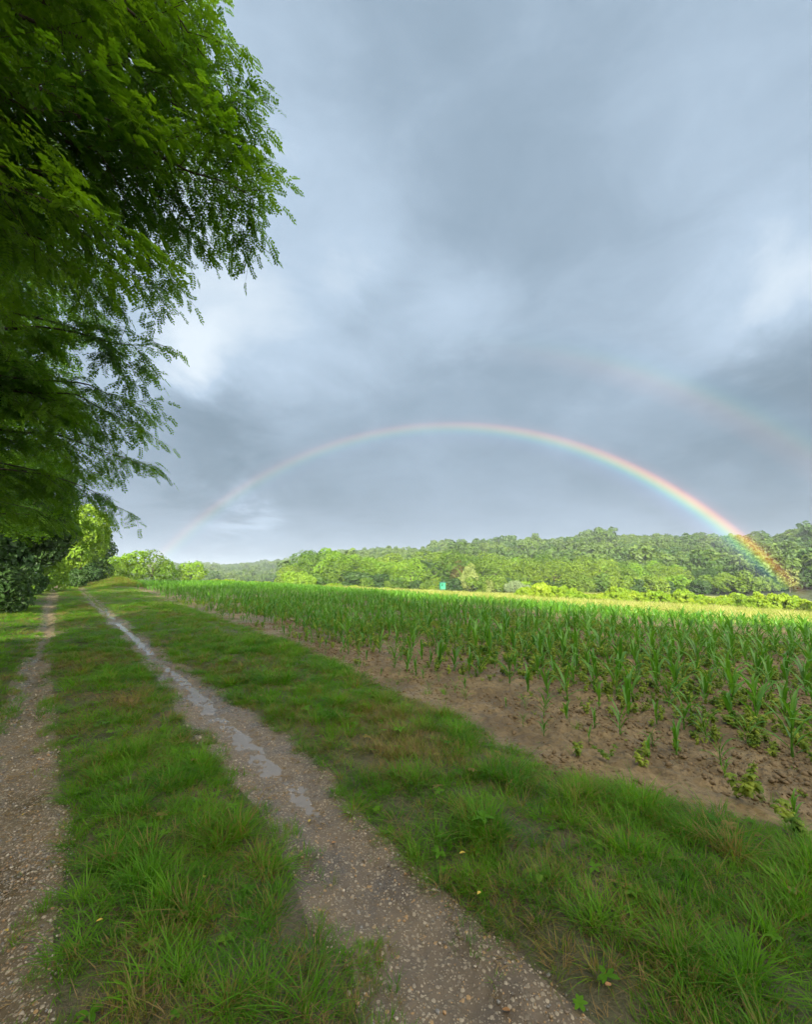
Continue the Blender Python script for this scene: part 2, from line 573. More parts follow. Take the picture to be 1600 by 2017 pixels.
# puddles: shallow water lying in the low middle of the right wheel track
us = 46


def water(name, s0, s1, c_off, half, level, ns, flow=0.):
    ss = np.linspace(s0, s1, ns)
    a, b_ = eat(E4, ss), eat(E5, ss)
    s = np.repeat(ss[:, None], us, 1)
    v = np.linspace(.5 + c_off - half, .5 + c_off + half, us)
    v = np.broadcast_to(v, s.shape) + .06 * np.sin(s * 2.1)
    u = a[:, None] + (b_ - a)[:, None] * v
    z = land(s, u) + level + flow * (s - s0)
    ends = np.minimum(sstep(s, s0, s0 + .35), 1 - sstep(s, s1 - .35, s1))
    edge_ = 1 - (np.abs(v - .5 - c_off) / half).clip(0, 1) ** 3
    z = z - .05 * (1 - ends * edge_)
    x, y = to_xy(s, u)
    i = np.arange(ns - 1)[:, None] * us + np.arange(us - 1)[None]
    o = link(name, mesh_np(name, np.stack([x, y, z], -1).reshape(-1, 3), [np.stack([i, i + 1, i + us + 1, i + us], -1).reshape(-1, 4)], M['water']))
    tag(o, kind='structure')


water('puddle', 2.5, 3.7, .0, .30, -.0325, 90)
water('puddle', 3.3, 5.6, -.08, .34, -.0285, 110)
water('puddle', 5.2, 9.0, -.02, .34, -.0275, 120)
water('puddle', 9.5, 16, .03, .36, -.0265, 120)
water('puddle', 17, 42, .05, .36, -.024, 200)

# far ground sheet with the hills, reaching the horizon
rr = np.concatenate([np.linspace(0, 100, 14, endpoint=False), np.geomspace(100, 1000, 70, endpoint=False), np.geomspace(1000, 2400, 12)])
aa = np.linspace(-math.pi, math.pi, 181)
rg, ag = np.meshgrid(rr, aa, indexing='ij')
x_, y_ = rg * np.sin(ag), rg * np.cos(ag)
z_ = ground_z(x_, y_)
s_, u_ = to_su(x_, y_)
ins = (s_ > -70) & (s_ < 168) & (u_ > -70) & (u_ < 163)
z_ = np.where(ins, z_ - .6, z_ - .05)
n2 = len(aa)
i_ = np.arange(len(rr) - 1)[:, None] * n2 + np.arange(n2 - 1)[None]
g_ = link('hills', mesh_np('hills', np.stack([x_, y_, z_], -1).reshape(-1, 3), [np.stack([i_, i_ + n2, i_ + n2 + 1, i_ + 1], -1).reshape(-1, 4)], M['forest_floor']))
tag(g_, kind='structure')


# ------------------------------------------------------------------ scatter with geometry nodes (stuff only)
def scatter(name, P, rot, scl, idx, sources, label, cat=None):
    me = bpy.data.meshes.new(name)
    me.vertices.add(len(P)); me.vertices.foreach_set('co', np.asarray(P, np.float32).ravel())
    a = me.attributes.new('rot', 'FLOAT_VECTOR', 'POINT'); a.data.foreach_set('vector', np.asarray(rot, np.float32).ravel())
    a = me.attributes.new('scl', 'FLOAT_VECTOR', 'POINT')
    scl = np.asarray(scl, np.float32)
    if scl.ndim == 1: scl = np.repeat(scl[:, None], 3, 1)
    a.data.foreach_set('vector', scl.ravel())
    a = me.attributes.new('idx', 'INT', 'POINT'); a.data.foreach_set('value', np.asarray(idx, np.int32))
    col = bpy.data.collections.new(name + '_sources')
    for k, m in enumerate(sources):
        so = bpy.data.objects.new('%s_source_%02d' % (name, k), m); col.objects.link(so)
    o = link(name, me)
    tag(o, label, None, None, 'stuff')
    ng = bpy.data.node_groups.new(name + '_nodes', 'GeometryNodeTree')
    ng.interface.new_socket('Geometry', in_out='INPUT', socket_type='NodeSocketGeometry')
    ng.interface.new_socket('Geometry', in_out='OUTPUT', socket_type='NodeSocketGeometry')
    N = ng.nodes; L = ng.links
    gi, go = N.new('NodeGroupInput'), N.new('NodeGroupOutput')
    ci = N.new('GeometryNodeCollectionInfo'); ci.inputs[0].default_value = col
    ci.inputs['Separate Children'].default_value = True; ci.inputs['Reset Children'].default_value = True
    io = N.new('GeometryNodeInstanceOnPoints')
    io.inputs['Pick Instance'].default_value = True
    def na(nm, ty):
        n = N.new('GeometryNodeInputNamedAttribute'); n.data_type = ty; n.inputs[0].default_value = nm; return n.outputs[0]
    L.new(gi.outputs[0], io.inputs['Points']); L.new(ci.outputs[0], io.inputs['Instance'])
    L.new(na('idx', 'INT'), io.inputs['Instance Index'])
    e2r = N.new('FunctionNodeEulerToRotation'); L.new(na('rot', 'FLOAT_VECTOR'), e2r.inputs[0])
    L.new(e2r.outputs[0], io.inputs['Rotation']); L.new(na('scl', 'FLOAT_VECTOR'), io.inputs['Scale'])
    L.new(io.outputs[0], go.inputs[0])
    md = o.modifiers.new('scatter', 'NODES'); md.node_group = ng
    return o


def pts_in(s0, s1, Ea, Eb, dens, seed, pad=0.):
    """random points between two edges of the ground strips"""
    g = np.random.default_rng(seed)
    lo, hi = min(eat(Ea, np.linspace(s0, s1, 50))) - .0, max(eat(Eb, np.linspace(s0, s1, 50)))
    n = int((s1 - s0) * (hi - lo) * dens)
    s = g.uniform(s0, s1, n); u = g.uniform(lo, hi, n)
    k = (u > eat(Ea, s) - pad) & (u < eat(Eb, s) + pad)
    return s[k], u[k], g


def visible(s, u, z=0, margin=.12):
    x, y = to_xy(s, u)
    return (y > .3) & (np.abs(x) < y * (.96 + margin) + .5) & (y > 1.0)


def surf(kind, Ea, Eb, s, u, vpow=1.):
    a, b_ = eat(Ea, s), eat(Eb, s)
    v = ((u - a) / (b_ - a)).clip(0, 1)
    return land(s, u) + detail(kind, s, u, v)


# ---- grass
def blade(buf, base, az, h, w, lean, curl, m=0, seg=3):
    d = np.array([math.cos(az), math.sin(az), 0]); sd = np.array([-d[1], d[0], 0])
    V = []
    for k in range(seg + 1):
        t = k / seg
        p = base + d * (lean * t + curl * t * t) * h + np.array([0, 0, 1]) * h * (t - .35 * curl * t * t)
        ww = w * (1 - t) ** .6 * .5
        if k < seg: V += [p - sd * ww, p + sd * ww]
        else: V += [p]
    V = np.array(V)
    q = [[2 * k, 2 * k + 1, 2 * k + 3, 2 * k + 2] for k in range(seg - 1)]
    b0 = buf.n
    buf.add(V, q, m)
    buf.F.setdefault((3, m), []).append(np.array([[2 * seg - 2, 2 * seg - 1, 2 * seg]]) + b0)


def tuft(seed, n, rad, h, w, lean, mat, hv=.5):
    r = random.Random(seed); b_ = Buf()
    for k in range(n):
        a = r.uniform(0, 6.283); q = rad * math.sqrt(r.random())
        az = a + r.uniform(-1.2, 1.2)
        blade(b_, np.array([q * math.cos(a), q * math.sin(a), -.012]), az, h * (1 - hv * r.random()), w * r.uniform(.6, 1.2), lean * r.uniform(.1, 1.), r.uniform(.1, .9))
    return b_.mesh('tuft', [mat])


def rosette(seed, L=.09, n=7, mat=None):
    r = random.Random(seed); b_ = Buf()
    for k in range(n):
        az = k * 2.4 + r.uniform(-.3, .3); l = L * r.uniform(.6, 1.1); w = l * .42
        d = np.array([math.cos(az), math.sin(az), 0]); sd = np.array([-d[1], d[0], 0]); V = []
        for j in range(6):
            t = j / 5; ww = w * .5 * math.sin(math.pi * min(1, (.05 + t) ** 1.2 * .95)) + .001
            p = d * l * t + np.array([0, 0, l * (.5 * t - .45 * t * t) + .05])
            V += [p - sd * ww + [0, 0, ww * .3], p, p + sd * ww + [0, 0, ww * .3]]
        f = []
        for j in range(5):
            a_ = 3 * j; f += [[a_, a_ + 1, a_ + 4, a_ + 3], [a_ + 1, a_ + 2, a_ + 5, a_ + 4]]
        b_.add(V, f)
    return b_.mesh('broadleaf', [mat or M['vine']])


def broadleaf(seed, L, n): return rosette(seed, L, n, M['grass'])


T = [tuft(1, 24, .065, .085, .0052, .7, M['grass']), tuft(2, 22, .055, .12, .0054, .6, M['grass']), tuft(3, 26, .06, .16, .0056, .55, M['grass']),
     tuft(4, 20, .065, .06, .0050, .9, M['grass']), tuft(5, 22, .055, .10, .0040, .7, M['grass_olive']), tuft(6, 18, .055, .15, .0040, .7, M['grass_olive']),
     tuft(7, 30, .04, .17, .0062, .9, M['grass']), tuft(8, 16, .08, .04, .0050, 1.3, M['grass']),
     tuft(9, 14, .09, .05, .0034, 3.0, M['straw'], .7), broadleaf(5, .05, 6), broadleaf(6, .035, 9)]


GP, GR, GS, GI = [], [], [], []


def sow(s, u, z, g, sc_, idx, tilt=.15):
    x, y = to_xy(s, u)
    GP.append(np.stack([x, y, z], -1)); n = len(s)
    GR.append(np.stack([g.normal(0, tilt, n), g.normal(0, tilt, n), g.uniform(0, 6.28, n)], -1))
    GS.append(sc_); GI.append(idx)


def grow(Ea, Eb, s0, s1, dens, seed, hscale, bare, olive, tall, pad=.0, fat=1.):
    s, u, g = pts_in(s0, s1, Ea, Eb, dens, seed, pad)
    k = visible(s, u); s, u = s[k], u[k]
    patch = fbm(s * 1.7, u * 1.7, 41, 3) + .5
    edge_d = np.minimum(u - eat(Ea, s), eat(Eb, s) - u)
    keep = g.random(len(s)) < np.clip((patch - bare) * 5, .62, 1) * np.clip((edge_d + pad + .03) * 8 + fbm(s * 5, u * 5, 47, 2) * 1.6, .10, 1)
    s, u, patch, edge_d = s[keep], u[keep], patch[keep], edge_d[keep]
    z = surf('verge', Ea, Eb, s, u)
    ol = fbm(s * .9 + 7, u * 1.4, 43, 3) + .5 + g.normal(0, .12, len(s))
    r = g.random(len(s))
    idx = np.where(r < .35, 0, np.where(r < .6, 1, np.where(r < .6 + tall, 2, np.where(r < .9, 3, 7))))
    isol = ol > olive
    idx = np.where(isol, np.where(g.random(len(s)) < .6, 4, 5), idx)
    clump = fbm(s * 6, u * 6, 45, 2) + .5
    idx = np.where(g.random(len(s)) < .10, 8, idx)
    idx = np.where(g.random(len(s)) < .035, g.integers(9, 11, len(s)), idx)
    idx = np.where((clump > .63) & (~isol) & (g.random(len(s)) < .5), 6, idx)
    sc_ = hscale * (.18 + 1.45 * clump) * g.uniform(.75, 1.25, len(s)) * np.clip(.5 + edge_d * 3, .45, 1) * np.clip(.62 + (patch - bare) * 3, .62, 1)
    sc_ = np.maximum(sc_, .45 * hscale)
    wd = np.maximum(sc_, .8) * fat * 1.15
    s3 = np.stack([wd, wd, sc_], -1)
    sow(s, u, z, g, s3, idx)


# near, middle and far densities
for (s0, s1, dn, fat) in ((-3.5, 5, 520, 1), (5, 11, 260, 1.3), (11, 24, 95, 2.0), (24, 60, 30, 3.0)):
    hz_f = 1 if s0 < 11 else .8 if s0 < 24 else .5
    grow(E3, E4, s0, s1, dn * 1.15, 51 + int(s0), .66 * hz_f, .20, .64, .10, fat=fat)
    grow(E5, E6, s0, s1, dn * 1.0, 52 + int(s0), .82 * hz_f, .24, .66, .25, .08, fat=fat)
    grow(E1, E2, s0, s1, dn * .6, 53 + int(s0), .8 * hz_f, .10, .7, .2, fat=fat)
# low grass creeping over the ragged edges of the wheel tracks
for E_, sg, sd_ in ((E2, 1, 1), (E3, -1, 2), (E4, 1, 3), (E5, -1, 4)):
    for s0, s1, dn_ in ((-1, 6, 1500), (6, 14, 500)):
        n = int((s1 - s0) * .3 * dn_); g = np.random.default_rng(900 + sd_ + int(s0))
        s = g.uniform(s0, s1, n); off = g.normal(0, .075, n)
        u = eat(E_, s) + off
        k = visible(s, u) & (fbm(s * 4, off * 6 + sd_ * 9, 95, 3) > -.02 + np.where(off * sg > 0, .9 * np.abs(off), 0)); s, u = s[k], u[k]
        sow(s, u, land(s, u) - .012, g, (.3 + .45 * g.random(len(s))) * (1 if s0 < 0 else 1.5), g.choice([0, 0, 1, 3, 3, 7, 4, 8], len(s)))
# sprigs on the tracks
for Ea, Eb in ((E2, E3), (E4, E5)):
    s, u, g = pts_in(0, 12, Ea, Eb, 34, 61)
    k = visible(s, u) & (fbm(s * 2, u * 3, 66, 2) > -.02) & (np.abs(u - (eat(Ea, s) + eat(Eb, s)) / 2) > .14); s, u = s[k], u[k]
    sow(s, u, surf('track', Ea, Eb, s, u), g, .32 * g.uniform(.4, 1.4, len(s)), g.choice([0, 3, 7], len(s)))
# left bank and thin grass creeping into the field edge
s, u, g = pts_in(-2, 50, E1 - 7, E1, 26, 63)
k = visible(s, u); s, u = s[k], u[k]
sow(s, u, land(s, u), g, np.stack([2.2 + 0 * s, 2.2 + 0 * s, 1.6 + 0 * s], -1) * g.uniform(.7, 1.3, (len(s), 1)), g.choice([1, 2, 0], len(s)))
s, u, g = pts_in(-2, 60, E6, E6 + 1.6, 70, 64)
k = visible(s, u) & (g.random(len(s)) < np.clip(.55 - (u - eat(E6, s)) * .6 + fbm(s * 2, u * 2, 67, 3) * 1.6, 0, .9) * np.where(s > 9, 1., .32)); s, u = s[k], u[k]
sow(s, u, surf('field', E6, E7, s, u, 1.5), g, .6 * g.uniform(.4, 1.6, len(s)), g.choice([0, 1, 3, 4, 6], len(s)))
# bank by the crest
s, u, g = pts_in(44, 57, E5 + .6, E5 + 4.5, 60, 65)
sow(s, u, land(s, u), g, np.stack([2.6 + 0 * s, 2.6 + 0 * s, 1.7 + 0 * s], -1) * g.uniform(.6, 1.3, (len(s), 1)), g.choice([2, 5, 8, 5], len(s)))
S3 = [(np.repeat(a[:, None], 3, 1) if a.ndim == 1 else a) for a in GS]
scatter('verge_grass', np.concatenate(GP), np.concatenate(GR), np.concatenate(S3), np.concatenate(GI), T, 'green and olive grass growing on the verges along the wheel tracks')

# tall flowering meadow grass in the sun
TM = [tuft(21, 16, .30, .55, .03, .4, M['meadow']), tuft(22, 16, .35, .38, .035, .6, M['meadow']), tuft(23, 14, .3, .7, .028, .35, M['meadow'])]
g = np.random.default_rng(71)
n = 52000
u = 24.6 + 92 * g.random(n) ** 1.15; s = g.uniform(-20, 150, n)
x, y = to_xy(s, u)
k = (y > 8) & (np.abs(x) < y * 1.05 + 2) & (y < 125)
s, u, x, y = s[k], u[k], x[k], y[k]
sc3 = g.uniform(.6, 1.15, len(s)) * (.6 + .7 * (fbm(s * .1, u * .1, 73, 3) + .5))
far_ = 1 + sstep(np.hypot(x, y), 40, 110)
scatter('meadow_grass', np.stack([x, y, land(s, u)], -1), np.stack([g.normal(0, .1, len(s)), g.normal(0, .1, len(s)), g.uniform(0, 6.28, len(s))], -1),
        np.stack([sc3 * far_ * 1.2, sc3 * far_ * 1.2, sc3], -1), g.integers(0, 3, len(s)), TM, 'tall sunlit yellow green meadow grass beyond the maize')


def debris_mesh(seed):
    r = random.Random(seed); b_ = Buf()
    for k in range(7):
        a = r.uniform(0, 6.28); L = r.uniform(.012, .05); c = np.array([r.uniform(-.03, .03), r.uniform(-.03, .03), .004])
        d = np.array([math.cos(a), math.sin(a), r.uniform(-.03, .1)]) * L
        b_.tube([c - d / 2, c + [0, 0, .003], c + d / 2], [.0011, .0014, .0007], 4)
    return b_.mesh('debris', [M['straw']])


DB = [debris_mesh(i) for i in range(4)]
s, u, g = pts_in(.5, 12, E4 + .1, E5 - .05, 75, 98); k = visible(s, u) & (fbm(s * 1.4, u * 3, 97, 3) > -.05); s, u = s[k], u[k]
s2, u2, g2 = pts_in(1, 12, E2, E3, 40, 99); k = visible(s2, u2); s2, u2 = s2[k], u2[k]
ss_, uu_ = np.concatenate([s, s2]), np.concatenate([u, u2]); n = len(ss_)
x, y = to_xy(ss_, uu_)
zz_ = np.concatenate([surf('track', E4, E5, s, u), surf('track', E2, E3, s2, u2)])
scatter('straw_litter', np.stack([x, y, zz_], -1), np.stack([0 * x, 0 * x, g.uniform(0, 6.28, n)], -1), g.uniform(.5, 1.3, n), g.integers(0, 4, n), DB, 'bits of dry stalk lying on the wet wheel tracks')


# ---- stones and clods
def rock(seed, flatn, mat, sub=1):
    me = bpy.data.meshes.new('rock')
    import bmesh
    bm = bmesh.new(); bmesh.ops.create_icosphere(bm, subdivisions=sub, radius=1)
    r = random.Random(seed)
    k = [Vector((r.uniform(-1, 1), r.uniform(-1, 1), r.uniform(-1, 1))) for _ in range(5)]
    for v in bm.verts:
        f = 1 + .22 * sum(math.sin(2.2 * v.co.dot(q) + i) for i, q in enumerate(k)) / 2
        v.co = v.co * f; v.co.z *= flatn; v.co.y *= r.uniform(.98, 1.02) * .8
    bm.to_mesh(me); bm.free(); me.materials.append(mat)
    me.polygons.foreach_set('use_smooth', [True] * len(me.polygons))
    return me


RK = [rock(i, .55 + .1 * (i % 3), M['pebble'], 2 if i < 2 else 1) for i in range(6)]
P_, R_, S_, I_ = [], [], [], []
for Ea, Eb, dn, seed in ((E2, E3, 6500, 81), (E4, E5, 2600, 82)):
    for (s0, s1, f) in ((-1, 4.5, 1.), (4.5, 14, .3)):
        s, u, g = pts_in(s0, s1, Ea, Eb, dn * f, seed, .03)
        k = visible(s, u) & (g.random(len(s)) < np.clip(.5 + 2.2 * fbm(s * 1.2, u * 2.4, 85, 3), .1, 1)); s, u = s[k], u[k]
        x, y = to_xy(s, u); n = len(s)
        sz = .0020 + .0075 * g.random(n) ** 4
        sz = sz * (1 if f == 1 else 1.5)
        P_.append(np.stack([x, y, surf('track', Ea, Eb, s, u) + sz * .25], -1)); R_.append(np.stack([g.normal(0, .3, n), g.normal(0, .3, n), g.uniform(0, 6.28, n)], -1)); S_.append(sz); I_.append(g.integers(0, 6, n))
scatter('gravel', np.concatenate(P_), np.concatenate(R_), np.concatenate(S_), np.concatenate(I_), RK, 'small tan and grey gravel stones pressed into the wheel tracks')
CL = [rock(20 + i, .6, M['clod'], 1) for i in range(5)]
s, u, g = pts_in(-3, 14, E6, E6 + 9, 900, 91)
k = visible(s, u) & (g.random(len(s)) < np.clip(.35 + 2.4 * fbm(s * 1.1, u * 2, 93, 3), .04, 1)); s, u = s[k], u[k]
x, y = to_xy(s, u); n = len(s)
sz = .005 + .028 * g.random(n) ** 4
scatter('soil_clods', np.stack([x, y, surf('field', E6, E7, s, u, 1.5) + sz * .1], -1), np.stack([g.normal(0, .4, n), g.normal(0, .4, n), g.uniform(0, 6.28, n)], -1), sz, g.integers(0, 5, n), CL, 'crumbly brown clods of wet soil lying between the maize and the verge')


# ------------------------------------------------------------------ maize
def maize_leaf(seed):
    r = random.Random(seed); b_ = Buf()
    L = r.uniform(.34, .46); w = r.uniform(.036, .050)
    up = R(r.uniform(50, 74)); bend = R(r.uniform(60, 150)); tw = r.uniform(-.6, .6)
    n = 9; p = np.zeros(3); V = []
    for k in range(n + 1):
        t = k / n
        el = up - bend * t ** 2.2
        ww = w * .5 * (min(1, .35 + t * 3.2)) * (1 - t ** 2.6) + .0008
        sd = np.array([math.sin(tw * t), math.cos(tw * t), .0]); nn = np.array([-math.sin(el), 0, math.cos(el)])
        wave = .004 * math.sin(t * 14 + seed)
        V += [p - sd * ww + nn * (ww * .45 + wave), p.copy(), p + sd * ww + nn * (ww * .45 - wave)]
        p = p + np.array([math.cos(el), 0, math.sin(el)]) * L / n
    q = []
    for k in range(n):
        a = 3 * k; q += [[a, a + 1, a + 4, a + 3], [a + 1, a + 2, a + 5, a + 4]]
    b_.add(V, q)
    return b_.mesh('maize_leaf', [M['maize']])


ML = [maize_leaf(i) for i in range(8)]


def maize_stalk(seed):
    r = random.Random(seed); b_ = Buf()
    zz = np.linspace(-.03, .26, 7)
    b_.tube(np.stack([.01 * np.sin(zz * 6 + seed), .01 * np.cos(zz * 5 + seed), zz], -1), np.linspace(.013, .004, 7), 6)
    return b_.mesh('maize_stalk', [M['maize']])


MS = [maize_stalk(i) for i in range(3)]


def maize_plan(seed):
    r = random.Random(seed); az = r.uniform(0, 6.28); out = []
    n = r.randint(6, 8)
    for k in range(n):
        z = .015 + .215 * (k / (n - 1))
        sc_ = (.45, .7, .9, 1.05, 1.1, 1.05, .9, .7)[min(k, 7)]
        az += math.pi + r.uniform(-.45, .45)
        tilt = -.10 * (k - 3) + r.uniform(-.12, .12)   # upper leaves steeper
        out.append((r.randrange(8), Matrix.Translation((.008 * math.cos(az), .008 * math.sin(az), z)) @ Matrix.Rotation(az, 4, 'Z') @ Matrix.Rotation(tilt, 4, 'Y') @ Matrix.Scale(sc_ * r.uniform(.85, 1.1), 4)))
    return out


PLANS = [maize_plan(100 + i) for i in range(8)]


def mesh_arrays(me):
    V = np.empty(len(me.vertices) * 3, np.float32); me.vertices.foreach_get('co', V)
    return V.reshape(-1, 3), [list(p.vertices) for p in me.polygons]


def joined_plant(plan, k):
    b_ = Buf()
    V, Fq = mesh_arrays(MS[k % 3]); b_.add(V, Fq)
    for li, mt in plan:
        V, Fq = mesh_arrays(ML[li]); mt_ = np.array(mt)
        b_.add(V @ mt_[:3, :3].T + mt_[:3, 3], Fq)
    return b_.mesh('maize_plant', [M['maize']])


JP = [joined_plant(p, k) for k, p in enumerate(PLANS)]
plants = []
g = np.random.default_rng(5)
ROW = .72
for row in range(27):
    u0 = 4.66 + row * ROW
    s = -4 + np.cumsum(g.uniform(.20, .40, 420))
    s = s[s < 75]
    for sv in s:
        uu = u0 + g.normal(0, .035) + .25 * (vnoise(sv * .25, 0., 3) - .5)
        e6 = float(np.interp(sv, sA, E6))
        if uu < e6 + .3: continue
        if row == 0 and g.random() < .22: continue
        if g.random() < (.14 if row < 3 else .07): continue
        x, y = to_xy(sv, uu)
        if y < 1.5 or abs(x) > y * 1.0 + 1.2: continue
        size = (.78, .94, 1.02)[min(row, 2)] * g.uniform(.62, 1.2) * (1.0 + .06 * min(1, row / 11))
        if row == 0: size *= g.uniform(.5, 1.25)
        plants.append((math.hypot(x, y), row, sv, uu, x, y, size, g.uniform(0, 6.28), int(g.integers(0, 8))))
plants.sort(key=lambda p: p[0] / p[6] ** .3)
ps = np.array([[p[2], p[3]] for p in plants])
pz = surf('field', E6, E7, ps[:, 0], ps[:, 1], 1.5)
ORD = 'first second third fourth fifth sixth seventh eighth ninth tenth eleventh twelfth'.split()
mg = 'maize plants standing in rows in the field'
near_row = {}


def nth(k):
    if k <= 12: return ORD[k - 1]
    return '%d%s' % (k, 'th' if 10 < k % 100 < 14 else {1: 'st', 2: 'nd', 3: 'rd'}.get(k % 10, 'th'))


WITH_PARTS = 130
for i, p in enumerate(plants[:270]):
    dist, row, sv, uu, x, y, size, rot, v = p
    near_row[row] = sorted([q[2] for q in plants[:270] if q[1] == row]) if row not in near_row else near_row[row]
    kth = near_row[row].index(sv) + 1
    lab = ('small' if row == 0 and size < .6 else 'tall' if size > 1.2 else 'young') + ' maize plant, %s from the right end of the %s row beyond the verge' % (nth(kth), nth(row + 1))
    if i < WITH_PARTS:
        o = link('maize_plant', None)
    else:
        o = link('maize_plant', JP[v])
    o.location = (x, y, float(pz[i])); o.rotation_euler = (g.normal(0, .06), g.normal(0, .06), rot); o.scale = (size,) * 3
    tag(o, lab, 'maize plant', mg)
    if i < WITH_PARTS:
        link('stalk', MS[v % 3], o)
        for li, mt in PLANS[v]:
            l_ = link('leaf', ML[li], o); l_.matrix_local = mt
for i in range(26):
    sv = 1.0 + i * .42 + g.uniform(-.2, .2); uu = 4.28 + g.uniform(-.22, .2)
    x, y = to_xy(sv, uu)
    if uu < eat(E6, sv) + .12: continue
    o = link('maize_seedling', JP[int(g.integers(0, 8))]); k = g.uniform(.22, .42)
    o.location = (x, y, float(surf('field', E6, E7, np.array(sv), np.array(uu), 1.5))); o.scale = (k, k, k); o.rotation_euler = (0, 0, g.uniform(0, 6))
    tag(o, 'tiny maize seedling on bare soil, %s from the right' % nth(i + 1), 'seedling', 'maize seedlings on the bare soil strip')
rest = plants[270:]
nr = len(rest)
scatter('distant_maize', np.array([[p[4], p[5], pz[270 + i]] for i, p in enumerate(rest)]),
        np.array([[g.normal(0, .08), g.normal(0, .08), p[7]] for p in rest]), np.array([p[6] for p in rest]), np.array([p[8] for p in rest]), JP,
        'green maize rows standing farther out in the field')


# ------------------------------------------------------------------ wilted weeds between the maize
def weed_mesh(seed, h=.15, n=24, wd=.55):
    r = random.Random(seed); b_ = Buf()
    tips = []
    for k in range(r.randint(3, 5)):
        a = r.uniform(0, 6.28); L = h * r.uniform(.6, 1.15); ln = r.uniform(.2, wd)
        t = np.linspace(0, 1, 5)
        pts = np.stack([math.cos(a) * ln * L * t, math.sin(a) * ln * L * t, L * t * (1 - .25 * t)], -1)
        b_.tube(pts, np.linspace(.003, .0015, 5), 4)
        tips.append(pts)
    for k in range(int(n * 1.9)):
        p = r.choice(tips); t = r.uniform(.3, 1); base = p[int(t * 4)]
        az = r.uniform(0, 6.28); L = h * r.uniform(.15, .30); w = L * r.uniform(.45, .7)
        el = R(r.uniform(-10, 50)); bend = R(r.uniform(80, 170)); q = base.copy(); V = []
        d = np.array([math.cos(az), math.sin(az), 0]); sd = np.array([-d[1], d[0], 0])
        for j in range(5):
            tt = j / 4; e_ = el - bend * tt
            ww = w * .5 * math.sin(math.pi * (.1 + .85 * tt)) + .0006
            nn = -d * math.sin(e_) + np.array([0, 0, math.cos(e_)])
            V += [q - sd * ww - nn * ww * .5, q.copy(), q + sd * ww - nn * ww * .5]
            q = q + (d * math.cos(e_) + np.array([0, 0, math.sin(e_)])) * L / 4
        f = []
        for j in range(4):
            a_ = 3 * j; f += [[a_, a_ + 1, a_ + 4, a_ + 3], [a_ + 1, a_ + 2, a_ + 5, a_ + 4]]
        b_.add(V, f)
    return b_.mesh('weed', [M['weed']])


WM = [weed_mesh(i, .14 + .02 * (i % 3), 22 + 4 * (i % 3)) for i in range(6)] + [weed_mesh(30 + i, .08, 14, .9) for i in range(3)]
g = np.random.default_rng(17)
wl = []
for _ in range(14000):
    s = g.uniform(-3, 26); u = g.uniform(4.0, 15)
    x, y = to_xy(s, u)
    if y < 2 or abs(x) > y + .5: continue
    e6 = float(np.interp(s, sA, E6))
    if u < e6 + .25: continue
    dens = float(fbm(np.array(s * .55), np.array(u * .75), 101, 3)) + .5
    pr = (dens - .30) * 4.2 * (.12 + .88 * float(sstep(np.array(u), 4.7, 6.6)))
    if g.random() < pr * .75: wl.append((math.hypot(x, y), s, u, x, y))
wl.sort()
wz = surf('field', E6, E7, np.array([w[1] for w in wl]), np.array([w[2] for w in wl]), 1.5)
for i, w in enumerate(wl[:290]):
    small = w[2] < 5.6 and g.random() < .5
    o = link('weed', WM[int(g.integers(6, 9)) if small else int(g.integers(0, 6))])
    o.location = (w[3], w[4], float(wz[i])); o.rotation_euler = (0, 0, g.uniform(0, 6.28)); k = g.uniform(.6, 1.35); o.scale = (k, k, k * g.uniform(.8, 1.1))
    br = max(0, int((w[2] - 4.66) // ROW) + 1)
    ks = sorted(q[1] for q in wl[:290] if max(0, int((q[2] - 4.66) // ROW) + 1) == br); kth = ks.index(w[1]) + 1
    tag(o, ('flat' if small else 'bushy') + ' wilted weed, %s from the right %s' % (nth(kth), 'on bare soil before the first maize row' if br == 0 else 'just behind the %s maize row' % nth(br)), 'weed', 'wilted weeds in the maize field')
if len(wl) > 290:
    r2 = wl[290:]; n = len(r2); k = g.uniform(.8, 1.6, n)
    scatter('distant_weeds', np.array([[w[3], w[4], wz[290 + i]] for i, w in enumerate(r2)]), np.stack([0 * k, 0 * k, g.uniform(0, 6.28, n)], -1), k, g.integers(0, 6, n), WM, 'wilted weeds farther out among the maize')


# leafy plants on the verge: (px, py, what)
def ground_hit(px, py):
    d = pixdir(px, py); p = Vector((0, 0, EYE)); t = 0
    for k in range(400):
        t += .02 + .01 * t
        q = p + d * t
        if q.z < float(ground_z(np.array(q.x), np.array(q.y))): break
    return q


def plant_at(px, py, me, name, label, cat, sc_, group=None, dz=0.0):
    q = ground_hit(px, py); o = link(name, me)
    o.location = (q.x, q.y, float(ground_z(np.array(q.x), np.array(q.y))) + dz); o.rotation_euler = (0, 0, rnd.uniform(0, 6.28)); o.scale = (sc_,) * 3
    return tag(o, label, cat, group)


big_weed = weed_mesh(77, .26, 70, .8)
plant_at(1470, 1570, big_weed, 'weed', 'tall leafy weed with a drooping yellow green top at the soil edge, lower right', 'weed', 1.0)
plant_at(1590, 1665, weed_mesh(78, .20, 60, .9), 'weed', 'broad bright green weed at the right edge of the verge', 'weed', 1.2)
plant_at(1140, 1490, weed_mesh(79, .14, 50, 1.), 'weed', 'low spreading weed where the grass meets the soil', 'weed', 1.2)
plant_at(1200, 1500, weed_mesh(80, .14, 50, 1.), 'weed', 'low spreading weed right of another where the grass meets the soil', 'weed', 1.1)


